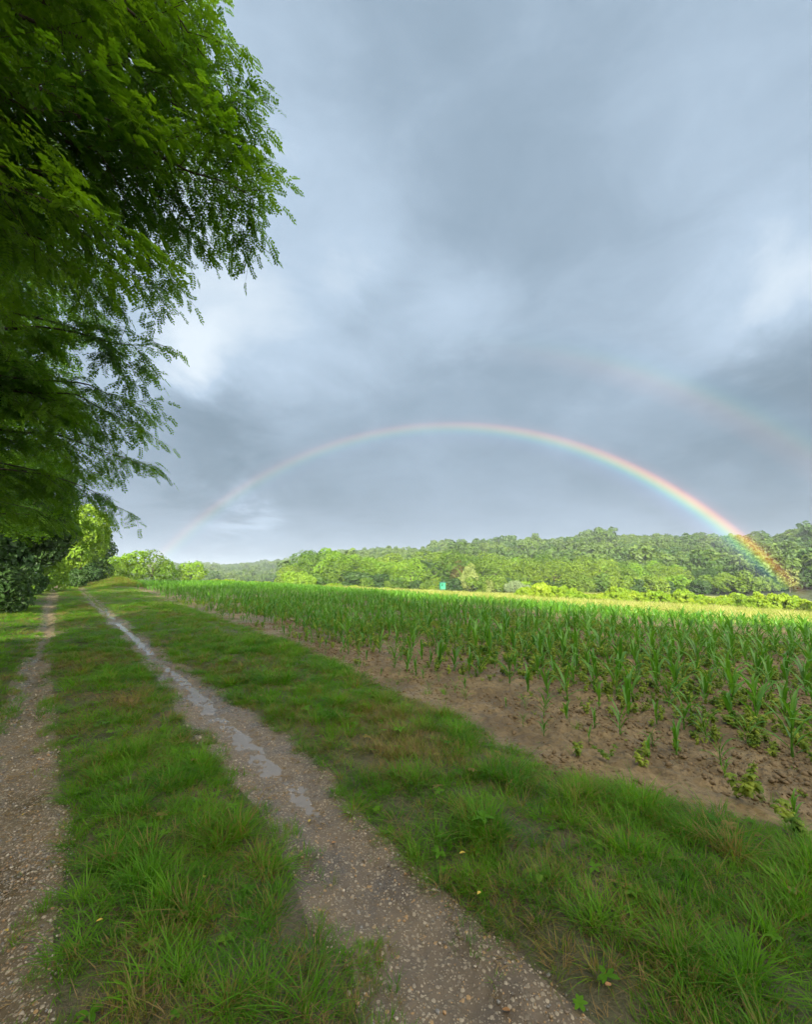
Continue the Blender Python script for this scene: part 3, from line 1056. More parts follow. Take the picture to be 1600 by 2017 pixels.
plant_at(1065, 1750, rosette(1), 'dock_plant', 'pale broad leaved dock in the grass right of the muddy wheel track', 'plant', 1.0)
plant_at(1065, 1640, rosette(2, .07), 'dock_plant', 'small broad leaved plant in the verge below the soil edge', 'plant', 1.0)
plant_at(440, 1895, rosette(3, .05), 'dock_plant', 'small broad leaved plant in the middle grass strip near the bottom', 'plant', 1.0)
plant_at(438, 1222, JP[2], 'maize_plant', 'lone maize seedling in the grass at the far field corner', 'maize plant', 1.1, mg)

# fallen leaves
def fallen(seed, mat):
    r = random.Random(seed); b_ = Buf(); V = []; n = 5
    for j in range(n + 1):
        t = j / n; ww = .30 * math.sin(math.pi * (.06 + .9 * t)); z = .25 * math.sin(t * 3 + seed) * .5
        V += [[t - .5, -ww, z + .12], [t - .5, 0, z], [t - .5, ww, z + .10 + .05 * math.sin(seed)]]
    f = []
    for j in range(n):
        a_ = 3 * j; f += [[a_, a_ + 1, a_ + 4, a_ + 3], [a_ + 1, a_ + 2, a_ + 5, a_ + 4]]
    b_.add(V, f)
    return b_.mesh('fallen_leaf', [mat])


FL = [fallen(0, M['yellow_leaf']), fallen(1, M['orange_leaf'])]
for px, py, k, sz, lab in [(912, 1716, 0, .035, 'yellow fallen leaf at the right edge of the muddy wheel track'), (997, 1982, 1, .03, 'orange fallen leaf on the gravel near the bottom edge'),
                           (1203, 1992, 1, .03, 'brown orange fallen leaf at the foot of the right verge'), (192, 1852, 0, .026, 'yellow fallen leaf on the left edge of the middle grass strip'),
                           (620, 1922, 0, .024, 'yellow fallen leaf beside the lowest grass tuft by the muddy track'), (400, 1758, 0, .022, 'yellow fallen leaf in the middle grass strip'),
                           (658, 1660, 1, .03, 'orange fallen leaf on the mud below the puddle'), (610, 1612, 0, .03, 'tan fallen leaf among debris across the puddle'),
                           (945, 1795, 0, .028, 'pale fallen leaf near the right verge on bare mud'), (12, 1836, 0, .022, 'small yellow fallen leaf on the left wheel track'),
                           (752, 1890, 1, .022, 'orange fallen leaf on the gravel right of the lowest tuft'), (44, 1606, 0, .02, 'yellow fallen leaf on the upper part of the left wheel track')]:
    o = plant_at(px, py, FL[k], 'fallen_leaf', lab, 'leaf', sz, 'fallen leaves on the ground', .004)
    q = o.location; s, u = to_su(q.x, q.y)
    E_ = (E4, E5) if u > .8 and u < 1.7 else (E2, E3) if -.7 < u < .05 else None
    if E_: o.location.z = float(surf('track', E_[0], E_[1], np.array(s), np.array(u))) + .006
    else: o.location.z += .06


# ------------------------------------------------------------------ trees
def curve(p0, p1, p2, p3, n):
    t = np.linspace(0, 1, n)[:, None]
    return (1 - t) ** 3 * p0 + 3 * (1 - t) ** 2 * t * p1 + 3 * (1 - t) * t * t * p2 + t ** 3 * p3


def locust_leaf(pairs, hexa, seed):
    """a pinnate leaf along +X, 1 unit long"""
    r = random.Random(seed); V = []; F4 = []; F3 = []
    def leaflet(p, d, L, w):
        up = np.array([0, 0, 1.]); sd = np.cross(up, d); sd /= np.linalg.norm(sd)
        b0 = len(V)
        if hexa:
            V.extend([p, p + d * L * .3 + sd * w, p + d * L * .72 + sd * w * .9, p + d * L, p + d * L * .72 - sd * w * .9, p + d * L * .3 - sd * w])
            F4.append([b0, b0 + 1, b0 + 2, b0 + 5] if False else [b0, b0 + 1, b0 + 5, b0 + 5]); F4.pop()
            F4.append([b0 + 1, b0 + 2, b0 + 4, b0 + 5]); F3.append([b0, b0 + 1, b0 + 5]); F3.append([b0 + 2, b0 + 3, b0 + 4])
        else:
            V.extend([p, p + d * L * .5 + sd * w, p + d * L, p + d * L * .5 - sd * w]); F4.append([b0, b0 + 1, b0 + 2, b0 + 3])
    def cen(t): return np.array([t, .03 * math.sin(4 * t + seed), -.22 * t * t])
    for k in range(pairs):
        t = .18 + .74 * k / max(1, pairs - 1)
        for sg in (-1, 1):
            a = R(r.uniform(52, 78)); d = np.array([math.cos(a), sg * math.sin(a), r.uniform(-.45, .1)]); d /= np.linalg.norm(d)
            leaflet(cen(t), d, .24 * 7.5 / (pairs + 1.5) ** .9 * r.uniform(.85, 1.1) * .82, .068 * 7.5 / (pairs + 1.5) * r.uniform(.9, 1.15))
    leaflet(cen(.97), np.array([.95, 0, -.3]), .2, .05)
    b0 = len(V)
    for k in range(3):                                  # rachis, a thin blade
        a, c = cen(k / 3), cen((k + 1) / 3); q = len(V)
        V.extend([a + [0, -.008, 0], a + [0, .008, 0], c + [0, .008, 0], c + [0, -.008, 0]]); F4.append([q, q + 1, q + 2, q + 3])
    return np.array(V), np.array(F4), (np.array(F3) if F3 else np.zeros((0, 3), int))


def frames(P, D, up):
    """rotation matrices with +X along D"""
    D = D / np.linalg.norm(D, axis=1)[:, None]
    Y = np.cross(up, D); Y /= np.linalg.norm(Y, axis=1)[:, None] + 1e-9
    Z = np.cross(D, Y)
    return np.stack([D, Y, Z], -1)


def leaves_mesh(name, variants, P, Rm, Sz, mat, g):
    Vs, F4, F3, n = [], [], [], 0
    pick = g.integers(0, len(variants), len(P))
    for k, (V, q, t) in enumerate(variants):
        I = np.where(pick == k)[0]
        if not len(I): continue
        W = np.einsum('nij,vj->nvi', Rm[I], V) * Sz[I][:, None, None] + P[I][:, None]
        off = n + np.arange(len(I)) * len(V)
        Vs.append(W.reshape(-1, 3)); F4.append((q[None] + off[:, None, None]).reshape(-1, 4))
        if len(t): F3.append((t[None] + off[:, None, None]).reshape(-1, 3))
        n += len(I) * len(V)
    Fs = [np.concatenate(F4)] + ([np.concatenate(F3)] if F3 else [])
    return mesh_np(name, np.concatenate(Vs), Fs, mat, smooth=False)


def locust_tree(base, height, targets, label, seed, pairs, leafsize, dens=1., n_single=0, droop=.16, twigs=True):
    g = np.random.default_rng(seed); r = random.Random(seed)
    root = link('locust_tree', None, None, tuple(base))
    tag(root, label, 'tree', 'locust trees along the track')
    base = np.array(base, float)
    tb = Buf()
    hh = np.linspace(0, height * .9, 12)
    tp = np.stack([.25 * np.sin(hh * .5 + seed), .25 * np.cos(hh * .4 + seed) - .25 * math.cos(seed), hh - .3], -1)
    tb.tube(tp, np.linspace(.24, .04, 12), 9)
    link('trunk', tb.mesh('trunk', [M['bark']]), root)
    tw = Buf(); LP, LD, LU = [], [], []
    for ti, tg in enumerate(targets):
        tg = np.array(tg, float) - base
        hz = float(np.clip(tg[2] * r.uniform(.45, .75), 1.2, height * .8))
        p0 = np.array([np.interp(hz, hh, tp[:, k]) for k in range(3)])
        d = tg - p0; L = np.linalg.norm(d); dh = np.array([d[0], d[1], 0]) / (np.linalg.norm(d[:2]) + 1e-6)
        c1 = p0 + dh * .3 * L + np.array([0, 0, .30 * L]) + g.normal(0, .06 * L, 3)
        c2 = tg - dh * .28 * L + np.array([0, 0, .14 * L]) + g.normal(0, .05 * L, 3)
        n = max(10, int(L / .16)); pl = curve(p0, c1, c2, tg, n)
        pl += .055 * np.stack([np.sin(np.arange(n) * .9 + ti), np.cos(np.arange(n) * .7 + ti), np.sin(np.arange(n) * .6)], -1) * np.linspace(0, 1, n)[:, None]
        bb = Buf(); bb.tube(pl, np.linspace(.0085 * L, .003, n), 6)
        link('branch', bb.mesh('branch', [M['bark']]), root)
        ln = L * .70; step = .17 / dens
        ts = np.arange(1 - ln / L, 1.0, step / L)
        sides = 1
        for t in ts:
            sides = -sides; i = min(n - 2, int(t * (n - 1)))
            p = pl[i] + (pl[i + 1] - pl[i]) * (t * (n - 1) - i); T_ = pl[i + 1] - pl[i]; T_ /= np.linalg.norm(T_)
            lat = np.cross([0, 0, 1], T_); lat /= np.linalg.norm(lat) + 1e-6
            dd = T_ * r.uniform(.4, .9) + lat * sides * r.uniform(.4, 1.) + np.array([0, 0, r.uniform(-.5, .35)])
            dd /= np.linalg.norm(dd)
            sl = r.uniform(.45, 1.25) * (1.1 - .6 * max(0, t - .6) / .4)
            m = 7; q = np.linspace(0, 1, m)[:, None]
            bp = p + dd * sl * q - np.array([0, 0, 1]) * droop * sl * q ** 2
            tw.tube(bp, np.linspace(.006, .002, m), 3)
            strands = [(bp, sl)]
            for w in range(r.randint(2, 4)):
                tt = r.uniform(.25, .95); k = min(m - 2, int(tt * (m - 1))); pp = bp[k]; TT = bp[k + 1] - bp[k]; TT /= np.linalg.norm(TT)
                l2 = np.cross([0, 0, 1], TT); l2 /= np.linalg.norm(l2) + 1e-6
                d2 = TT * .8 + l2 * r.choice((-1, 1)) * r.uniform(.5, 1) + np.array([0, 0, r.uniform(-.4, .3)]); d2 /= np.linalg.norm(d2)
                s2 = r.uniform(.18, .5)
                q2 = np.linspace(0, 1, 4)[:, None]
                b2 = pp + d2 * s2 * q2 - np.array([0, 0, 1]) * droop * s2 * q2 ** 2
                if twigs: tw.tube(b2, np.linspace(.003, .0015, 4), 3)
                strands.append((b2, s2))
            for st, sl_ in strands:
                k = max(3, int(sl_ / .075)); u = np.linspace(.12, 1, k)
                idx = u * (len(st) - 1); P = np.stack([np.interp(idx, np.arange(len(st)), st[:, c]) for c in range(3)], -1)
                TT = st[-1] - st[0]; TT /= np.linalg.norm(TT)
                l2 = np.cross([0, 0, 1], TT); l2 /= np.linalg.norm(l2) + 1e-6
                sg = np.where(np.arange(k) % 2, 1, -1)[:, None]
                D = TT[None] * g.uniform(.3, .9, (k, 1)) + l2[None] * sg * g.uniform(.4, 1., (k, 1)) + np.array([0, 0, -.40]) * g.uniform(-.2, 1.3, (k, 1))
                D[-1] = TT + np.array([0, 0, -.3])
                LP.append(P); LD.append(D); LU.append(np.array([0, 0, 1.]) + g.normal(0, .35, (k, 3)))
    link('twigs', tw.mesh('twigs', [M['bark']]), root)['kind'] = 'stuff'
    P = np.concatenate(LP); Rm = frames(P, np.concatenate(LD), np.concatenate(LU)); Sz = leafsize * g.uniform(.7, 1.2, len(P))
    var = [locust_leaf(pairs, False, k) for k in range(4)]
    cam_rel = np.array([0, 0, EYE]) - base
    dist = np.linalg.norm(P - cam_rel, axis=1)
    wp = P + base
    vis = (wp[:, 1] > .8) & (np.abs(wp[:, 0]) < wp[:, 1] * .96)
    order = np.argsort(np.where(vis, dist, 1e9))
    single = order[:n_single]
    mask = np.ones(len(P), bool); mask[single] = False
    if n_single:
        vm = []
        for k in range(4):
            V, q, t = locust_leaf(pairs, True, k)
            vm.append(mesh_np('leaf', V, [q, t], M['locust'], smooth=False))
        for i in single:
            o = link('leaf', vm[int(g.integers(0, 4))], root)
            mt = np.eye(4); mt[:3, :3] = Rm[i] * Sz[i]; mt[:3, 3] = P[i]
            o.matrix_local = Matrix(mt.tolist())
    fo = link('foliage', leaves_mesh('foliage', var, P[mask], Rm[mask], Sz[mask], M['locust'], g), root)
    fo['kind'] = 'stuff'
    return len(P)


def row_base(s, u):
    x, y = to_xy(s, u)
    return (x, y, float(land(s, u)) - .05)


# branch tips of the tree that hangs over the track (from its outline, 4 to 6 m off)
tA = [at(403, 20, 4.3), at(411, 95, 4.4), at(468, 190, 4.5), at(483, 260, 4.4), at(494, 305, 4.6), at(496, 400, 4.6), at(477, 355, 5.0), at(438, 412, 4.9),
      at(390, 440, 4.8), at(365, 460, 5.4), at(315, 520, 5.2), at(316, 575, 5.6), at(345, 290, 5.4), at(373, 200, 5.6), at(333, 60, 5.8)]
ra = random.Random(3)
for k in range(31):
    py = ra.uniform(-150, 620); w = np.interp(py, [-200, 0, 250, 380, 460, 640], [370, 380, 400, 350, 280, 235])
    tA.append(at(ra.uniform(-120, w), py, ra.uniform(3.6, 7.0)))
locust_tree(row_base(4.6, -5.6), 13, tA, 'large locust tree whose feathery branches hang over the track at upper left, nearest the viewer', 11, 7, .215, 1.0, 300)
tB = [at(293, 690, 6.3), at(275, 735, 6.8), at(285, 800, 7.2), at(255, 830, 7.4), at(263, 905, 7.8), at(230, 880, 8.2), at(235, 995, 8.8), at(195, 985, 9.4), at(155, 1030, 10.0), at(140, 1000, 10), at(185, 930, 9)]
for k in range(34):
    py = ra.uniform(420, 1030); w = np.interp(py, [400, 600, 800, 920, 1000], [310, 270, 225, 130, 70])
    tB.append(at(ra.uniform(-120, w), py, ra.uniform(6.5, 11)))
locust_tree(row_base(10.2, -5.9), 13, tB, 'second locust tree along the track with lower branches drooping towards the horizon', 12, 6, .225, .9)
tC = []
for k in range(24):
    py = ra.uniform(640, 1080); w = np.interp(py, [600, 900, 1000, 1080], [220, 150, 90, 60])
    tC.append(at(ra.uniform(-100, w), py, ra.uniform(11, 17)))
locust_tree(row_base(16.5, -6.4), 12, tC, 'third locust tree along the track, dark green, behind the drooping branches', 13, 3, .30, .8, twigs=False)


def crown_mesh(seed, rx, rz, nl, nf, size, mat, cz, low=.0, cone=0., inner=.72, rs=1.):
    """a crown of many small bent leaf sprays spread over uneven boughs; unit metres, base at z=0"""
    g = np.random.default_rng(seed)
    cs, rs, rs_ = [], [], rs
    for k in range(nl):
        a = g.uniform(0, 6.283); e = math.asin(g.uniform(-.75 + low, 1.))
        q = g.uniform(.35, .80)
        c = np.array([math.cos(a) * math.cos(e) * rx * q, math.sin(a) * math.cos(e) * rx * q, cz + math.sin(e) * rz * q])
        if cone: c[:2] *= 1 - cone * (c[2] - cz + rz) / (2 * rz)
        cs.append(c); rs.append(g.uniform(.24, .42) * min(rx, rz) * rs_)
    cs.append(np.array([0, 0, cz])); rs.append(.55 * min(rx, rz))
    cs = np.array(cs); rs = np.array(rs)
    L = g.choice(len(cs), nf, p=rs ** 2 / (rs ** 2).sum())
    D = g.normal(size=(nf, 3)); D[:, 2] = D[:, 2] * .9 + .25; D /= np.linalg.norm(D, axis=1)[:, None]
    P = cs[L] + D * (rs[L] * (.78 + .30 * g.random(nf) ** 1.2))[:, None]
    dm = np.linalg.norm(P[:, None] - cs[None], axis=2) / rs[None]
    keep = dm.min(1) > inner
    P, D = P[keep], D[keep]; n = len(P)
    N = D + g.normal(0, .55, (n, 3)); N[:, 2] += .25; N /= np.linalg.norm(N, axis=1)[:, None]
    A = np.cross(N, g.normal(size=(n, 3))); A /= np.linalg.norm(A, axis=1)[:, None]; B = np.cross(N, A)
    sz = size * g.uniform(.55, 1.25, n)[:, None]
    V = np.stack([P - A * sz, P + B * sz * .55 + N * sz * .18, P + A * sz - N * sz * .15, P - B * sz * .55 + N * sz * .1], 1).reshape(-1, 3)
    return mesh_np('crown', V, [np.arange(4 * n).reshape(-1, 4)], mat, smooth=False)


def trunk_mesh(seed, h, r0, mat=None, fork=5, spread=1.):
    r = random.Random(seed); b_ = Buf()
    z = np.linspace(-.5, h, 6)
    b_.tube(np.stack([.04 * h * np.sin(z * .5 + seed), .03 * h * np.cos(z * .6), z], -1), np.linspace(r0, r0 * .45, 6), 7)
    for k in range(fork):
        a = k * 2.4 + r.uniform(-.4, .4); z0 = h * r.uniform(.35, .9); L = h * r.uniform(.4, .7) * spread
        t = np.linspace(0, 1, 5)
        b_.tube(np.stack([np.cos(a) * L * t * .7, np.sin(a) * L * t * .7, z0 + L * t * .75], -1), np.linspace(r0 * .4, r0 * .1, 5), 5)
    return b_.mesh('trunk', [mat or M['bark']])


def tree(name, label, cat, group, loc, tm, cm, sc_, rz):
    root = link(name, None, None, loc); root.rotation_euler = (0, 0, rz); root.scale = sc_
    tag(root, label, cat, group)
    if tm is not None: link('trunk', tm, root)
    link('crown', cm, root)
    return root


# rest of the tree row: the trees that shade the track, standing beside and behind the viewer
CR = [crown_mesh(201 + i, 5.2, 5.6, 26, 24000, .22, M['oak_dark'], 8.6, inner=.6) for i in range(2)]
TR = trunk_mesh(200, 9, .3)
for i, sv in enumerate((-.5, -5, -9.5, -14, -18.5, -23, -27.5, -32, -36.5, -41, -46, -51)):
    b0 = row_base(sv, -8.2 + .6 * math.sin(i * 2))
    k = 1.0 + .08 * math.sin(i * 3.1)
    tree('roadside_tree', 'tall dark tree of the roadside row, %s behind the locust trees' % nth(i + 1), 'tree', 'tall trees of the row beside and behind the viewer', b0, TR, CR[i % 2], (k, k, k * 1.0), i * 1.3)

HB = [crown_mesh(231 + i, 3.2, 2.6, 22, 7000, .17, M['oak_dark'], 2.3) for i in range(2)]  # unseen bushes added behind the viewer to keep low sun off the track
for i in range(26):
    b0 = row_base(1.5 - i * 3.8 if i < 13 else -1 - (i - 13) * 3.8, (-8.6 if i < 13 else -11.5) + .5 * math.sin(i * 5))
    o = link('shade_bush', HB[i % 2]); o.location = b0; o.rotation_euler = (0, 0, i * 1.7)
    if i > 12: o.scale = (1.1, 1.1, 1.6)
    tag(o, 'unseen bush added for shade under the roadside trees, %s in the row' % nth(i + 1), 'bush', 'unseen bushes added to shade the track')

# dark trees and bushes where the track runs under the wood, left; dark leaf colour holds their shade
def near_tree(px, ybase, ytop, dist, wpx, mat, label, name='roadside_tree', seed=1, lobes=22, nf=9000, leaf=.2, group=None, cz=.52, rzf=.50, cat='tree', z=None):
    p = at(px, ybase, dist); top = at(px, ytop, dist); h = top.z - p.z
    gz = float(ground_z(np.array(p.x), np.array(p.y))) - .1 if z is None else z
    h = top.z - gz
    rx = wpx / 2 / 834 * dist
    cm = crown_mesh(seed, rx, h * rzf, int(lobes * 1.7), int(nf * 1.3), leaf, mat, h * cz, rs=1.3)
    return tree(name, label, cat, group, (p.x, p.y, gz), trunk_mesh(seed, h * .6, max(.06, h * .018)), cm, (1, 1, 1), 0)


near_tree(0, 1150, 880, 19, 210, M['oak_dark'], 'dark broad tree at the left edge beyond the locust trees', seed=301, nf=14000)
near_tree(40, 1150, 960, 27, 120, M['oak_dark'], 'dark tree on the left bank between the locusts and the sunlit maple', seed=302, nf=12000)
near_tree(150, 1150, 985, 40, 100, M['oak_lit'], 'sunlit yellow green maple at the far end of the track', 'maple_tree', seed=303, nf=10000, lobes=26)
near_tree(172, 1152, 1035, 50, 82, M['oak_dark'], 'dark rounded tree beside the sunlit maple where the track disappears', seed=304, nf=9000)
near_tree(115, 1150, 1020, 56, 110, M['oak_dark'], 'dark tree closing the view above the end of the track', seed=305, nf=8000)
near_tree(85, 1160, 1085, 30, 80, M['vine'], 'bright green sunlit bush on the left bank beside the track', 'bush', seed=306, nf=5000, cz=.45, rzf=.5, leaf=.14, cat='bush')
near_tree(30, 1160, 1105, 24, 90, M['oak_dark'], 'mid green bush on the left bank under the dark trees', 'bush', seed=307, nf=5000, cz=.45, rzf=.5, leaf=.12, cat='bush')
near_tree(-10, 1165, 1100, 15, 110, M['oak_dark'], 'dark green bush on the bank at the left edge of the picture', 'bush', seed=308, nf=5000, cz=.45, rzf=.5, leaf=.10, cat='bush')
near_tree(172, 1156, 1105, 47, 40, M['oak_dark'], 'dark shrub under the trees on the right side of the track end', 'bush', seed=320, nf=4000, cz=.45, rzf=.55, leaf=.2, cat='bush')
near_tree(150, 1158, 1122, 38, 34, M['oak_dark'], 'low dark shrub hiding the foot of the sunlit maple', 'bush', seed=323, nf=3500, cz=.45, rzf=.55, leaf=.16, cat='bush')
near_tree(138, 1156, 1110, 60, 60, M['oak_dark'], 'dark shrub filling the gap above the end of the track', 'bush', seed=321, nf=4000, cz=.45, rzf=.55, leaf=.2, cat='bush')
near_tree(105, 1156, 1105, 44, 44, M['oak_dark'], 'dark shrub at the left side of the track end', 'bush', seed=322, nf=4000, cz=.45, rzf=.55, leaf=.2, cat='bush')
near_tree(-60, 1165, 1050, 17, 160, M['oak_dark'], 'shaded tree rising out of the left edge', seed=309, nf=7000)
near_tree(150, 1155, 1100, 66, 70, M['oak_dark'], 'low dark tree straight above the vanishing wheel tracks', seed=310, nf=5000, leaf=.25, cz=.5, rzf=.5)
# sunlit bushes beyond the field corner
near_tree(215, 1135, 1095, 72, 60, M['vine'], 'low bright green bush left of the field corner trees', 'bush', seed=311, nf=4500, leaf=.22, cz=.5, rzf=.5, cat='bush')
near_tree(255, 1135, 1088, 76, 75, M['vine'], 'bright green rounded tree beyond the field corner, left of the sparse one', 'field_tree', seed=312, nf=5500, leaf=.24, cz=.52, rzf=.48)
near_tree(300, 1135, 1086, 78, 62, M['oak'], 'sparse mid green tree with thin crown beyond the field corner', 'field_tree', seed=313, nf=2600, leaf=.22, cz=.52, rzf=.46)
near_tree(325, 1136, 1105, 80, 46, M['vine'], 'small green tree right of the sparse tree', 'field_tree', seed=315, nf=3500, leaf=.22, cz=.5, rzf=.5)
near_tree(376, 1142, 1106, 84, 58, M['vine'], 'lone round bright green bush on the field horizon', 'bush', seed=314, nf=4500, leaf=.2, cz=.5, rzf=.52, cat='bush')

# the wood beyond the meadow
kinds = [('oak', 401, 5.6, 6.2, 26), ('oak', 402, 5.0, 6.4, 24), ('oak', 403, 6.4, 6.0, 30), ('vine', 404, 5.2, 6.2, 22), ('oak_dark', 405, 5.0, 6.2, 24)]
WC = [crown_mesh(sd, rx, rz, nl, 9000, .30, M[mk], 6.0, .0, inner=.82, rs=1.1) for mk, sd, rx, rz, nl in kinds]
WT = trunk_mesh(400, 6.5, .28)
gw = 'trees along the front of the wood'
rw = random.Random(44)
WNAME = ['rounded mid green tree', 'tall oval green tree', 'broad spreading green tree', 'bright yellow green tree', 'dark green tree']
SKY_PX = [555, 600, 640, 690, 730, 800, 870, 950, 1000, 1060, 1100, 1150, 1250, 1400, 1600]
SKY_PY = [1115, 1088, 1076, 1090, 1098, 1092, 1082, 1092, 1096, 1090, 1104, 1098, 1106, 1112, 1112]
wood = []
px = 575
while px < 1680:
    wood.append((px, 126 + rw.uniform(-4, 5), 0)); px += rw.uniform(34, 50)
px = 600
while px < 1690:
    wood.append((px, 140 + rw.uniform(-3, 6), 1)); px += rw.uniform(36, 52)
seen = {}
for px, dist, back in wood:
    py = np.interp(px, SKY_PX, SKY_PY) + rw.uniform(-5, 8) + (0 if back else 5)
    x = (px - 800) / 834 * dist * math.cos(PITCH); y = dist
    gz = float(ground_z(np.array(x), np.array(y)))
    top = at(px, py, dist).z
    h = max(4.5, top - gz); k = h / 11.4
    v = rw.choice([0, 0, 1, 1, 2, 2, 3, 4])
    if px < 740: v = rw.choice([0, 2, 3, 3, 1])
    seen[back] = seen.get(back, 0) + 1
    lab = '%s, %s from the left in the %s row of the wood' % (WNAME[v], nth(seen[back]), 'second' if back else 'front')
    kx = k * rw.uniform(1.15, 1.5)
    tree('woodland_tree', lab, 'tree', gw, (x, y, gz - .1), WT, WC[v], (kx, kx, k), rw.uniform(0, 6))
UB = [crown_mesh(451 + i, 2.6, 2.0, 16, 2600, .28, M[mk], 1.8, .0, rs=1.25) for i, mk in enumerate(('oak', 'vine', 'oak', 'oak_dark'))]
px = 565; k = 0
while px < 1690:
    d = 119 + rw.uniform(-3, 3); x = (px - 800) / 834 * d * math.cos(PITCH); k += 1
    o = link('woodland_shrub', UB[rw.choice([0, 1, 2, 2, 0, 3])]); z = rw.uniform(.8, 1.5)
    o.location = (x, d, float(ground_z(np.array(x), np.array(d))) - .2); o.scale = (z * 1.15, z * 1.15, z); o.rotation_euler = (0, 0, rw.uniform(0, 6))
    tag(o, 'green shrub at the foot of the wood, %s from the left' % nth(k), 'bush', 'shrubs along the foot of the wood')
    px += rw.uniform(15, 27)
near_tree(925, 1165, 1106, 117, 32, M['pale'], 'pale yellow conical tree at the front of the wood right of the hunting blind', 'pale_tree', seed=411, nf=5200, leaf=.26, lobes=26, cz=.5, rzf=.5)
near_tree(968, 1165, 1138, 114, 20, M['pale'], 'small pale yellow tree beside a silvery willow bush', 'pale_tree', seed=412, nf=1800, leaf=.24, cz=.5, rzf=.5)
near_tree(1015, 1170, 1142, 112, 46, M['silver'], 'silvery grey green willow bush at the foot of the wood', 'willow_bush', seed=413, nf=3500, leaf=.24, cz=.45, rzf=.5, cat='bush')
near_tree(1040, 1170, 1152, 111, 30, M['silver'], 'lower silvery bush right of the willow bush', 'willow_bush', seed=414, nf=2000, leaf=.24, cz=.45, rzf=.5, cat='bush')
near_tree(1558, 1170, 1118, 116, 34, M['pale'], 'pale half bare tree at the right, under the rainbow foot', 'pale_tree', seed=415, nf=1500, leaf=.26, cz=.55, rzf=.45)
near_tree(905, 1160, 1098, 121, 30, M['russet'], 'reddish brown tree behind the pale conical tree', 'russet_tree', seed=416, nf=3500, leaf=.3, cz=.55, rzf=.45)
near_tree(590, 1160, 1124, 112, 80, M['vine'], 'low bright bush spreading at the left foot of the wood', 'bush', seed=417, nf=6000, leaf=.28, cz=.45, rzf=.5, cat='bush')

# bright bracken and bramble row on the right side of the meadow
BR = [crown_mesh(501 + i, 1.9, .85, 34, 2600, .19, M['bracken'], .6, .1, inner=.4) for i in range(4)]
rb = random.Random(9); k = 0
px = 1035
while px < 1680:
    for j in range(2):
        d = 62 + 7 * j + rb.uniform(-2, 2) - 14 * max(0, (px - 1300) / 350)
        x = (px + rb.uniform(-8, 8) - 800) / 834 * d * math.cos(PITCH)
        gz = float(ground_z(np.array(x), np.array(d)))
        o = link('bramble_bush', BR[rb.randrange(4)]); sz = rb.uniform(.75, 1.25)
        o.location = (x, d, gz - .1); o.scale = (sz * 1.1, sz * 1.1, sz * rb.uniform(.55, 1.5)); o.rotation_euler = (0, 0, rb.uniform(0, 6))
        k += 1 - j
        tag(o, 'bright yellow green bramble bush, %s from the left in the %s line beyond the meadow' % (nth(k), 'back' if j else 'front'), 'bush', 'bramble bushes in a row beyond the meadow')
    px += rb.uniform(13, 19)
for k, px in enumerate((405, 430, 455, 480, 505, 530, 558, 610, 660, 700, 760)):
    d = 92 + rb.uniform(-6, 6); x = (px - 800) / 834 * d
    o = link('bramble_bush', BR[rb.randrange(4)]); sz = rb.uniform(.6, 1.0)
    o.location = (x, d, float(ground_z(np.array(x), np.array(d))) - .1); o.scale = (sz * 1.5, sz * 1.5, sz); o.rotation_euler = (0, 0, rb.uniform(0, 6))
    tag(o, 'low yellow green bush on the field horizon, %s from the left before the wood' % nth(k + 1), 'bush', 'low bushes on the field horizon')

# forest on the hills
HC = [crown_mesh(601 + i, 5.0 + .5 * i, 4.4, 9, 900, .62, M['hill'], 4.6, .35) for i in range(4)]
g = np.random.default_rng(61)
n = 26000
az = g.uniform(-.68, .86, n); r_ = np.sqrt(g.uniform(150 ** 2, 930 ** 2, n))
x, y = r_ * np.sin(az), r_ * np.cos(az)
px = 800 + 834 * np.tan(az) / math.cos(PITCH)
rd = np.interp(px, [-2000, 560, 660, 800, 2200], [820, 820, 520, 380, 360])
# poisson-like thinning on a jittered grid
cell = {}
keep = []
gs = 9.0
for i in range(n):
    if r_[i] > rd[i] * 1.12 or r_[i] < 158: continue
    if px[i] < 560 and r_[i] < 300: continue
    c = (int(x[i] // gs), int(y[i] // gs))
    if c in cell: continue
    cell[c] = 1; keep.append(i)
keep.sort(key=lambda i: r_[i])
hz = ground_z(x, y)
hs = 1.2 * g.uniform(.7, 1.3, n) * (1 + .35 * (g.random(n) > .93)); hs = np.where(px < 560, hs * .8, hs); hr = g.uniform(0, 6.28, n); hv = g.integers(0, 4, n)
N1 = 200
# the ones that show: on the right-hand hill, nearest first but spread
front = [i for i in keep if px[i] > 660 and px[i] < 1640 and r_[i] > 200][:N1]
fs = set(front)
for i in front:
    o = link('hillside_tree', HC[hv[i]]); o.location = (x[i], y[i], hz[i] - .5); o.scale = (hs[i], hs[i], hs[i] * .95); o.rotation_euler = (0, 0, hr[i])
    zone = 'left' if px[i] < 900 else 'middle' if px[i] < 1250 else 'right'
    tag(o, 'rounded green tree crown on the lower hillside behind the wood, %s side' % zone, 'tree', 'forest trees on the lower hillside')
rest = np.array([i for i in keep if i not in fs])
scatter('hill_forest', np.stack([x[rest], y[rest], hz[rest] - .5], -1), np.stack([0 * x[rest], 0 * x[rest], hr[rest]], -1), np.stack([hs[rest], hs[rest], hs[rest] * .95], -1), hv[rest], HC, 'dense green forest covering the hills on the horizon')

# ------------------------------------------------------------------ hunting blind
hb = at(872, 1166, 92); gz = float(ground_z(np.array(hb.x), np.array(hb.y)))
root = link('hunting_blind', None, None, (hb.x, hb.y, gz)); root.rotation_euler = (0, 0, R(12)); root.scale = (.82, .82, .9)
tag(root, 'small green wooden hunting blind on legs at the edge of the meadow', 'hunting blind')
zf = .95
W_, D_, H_ = 1.25, 1.25, 1.55


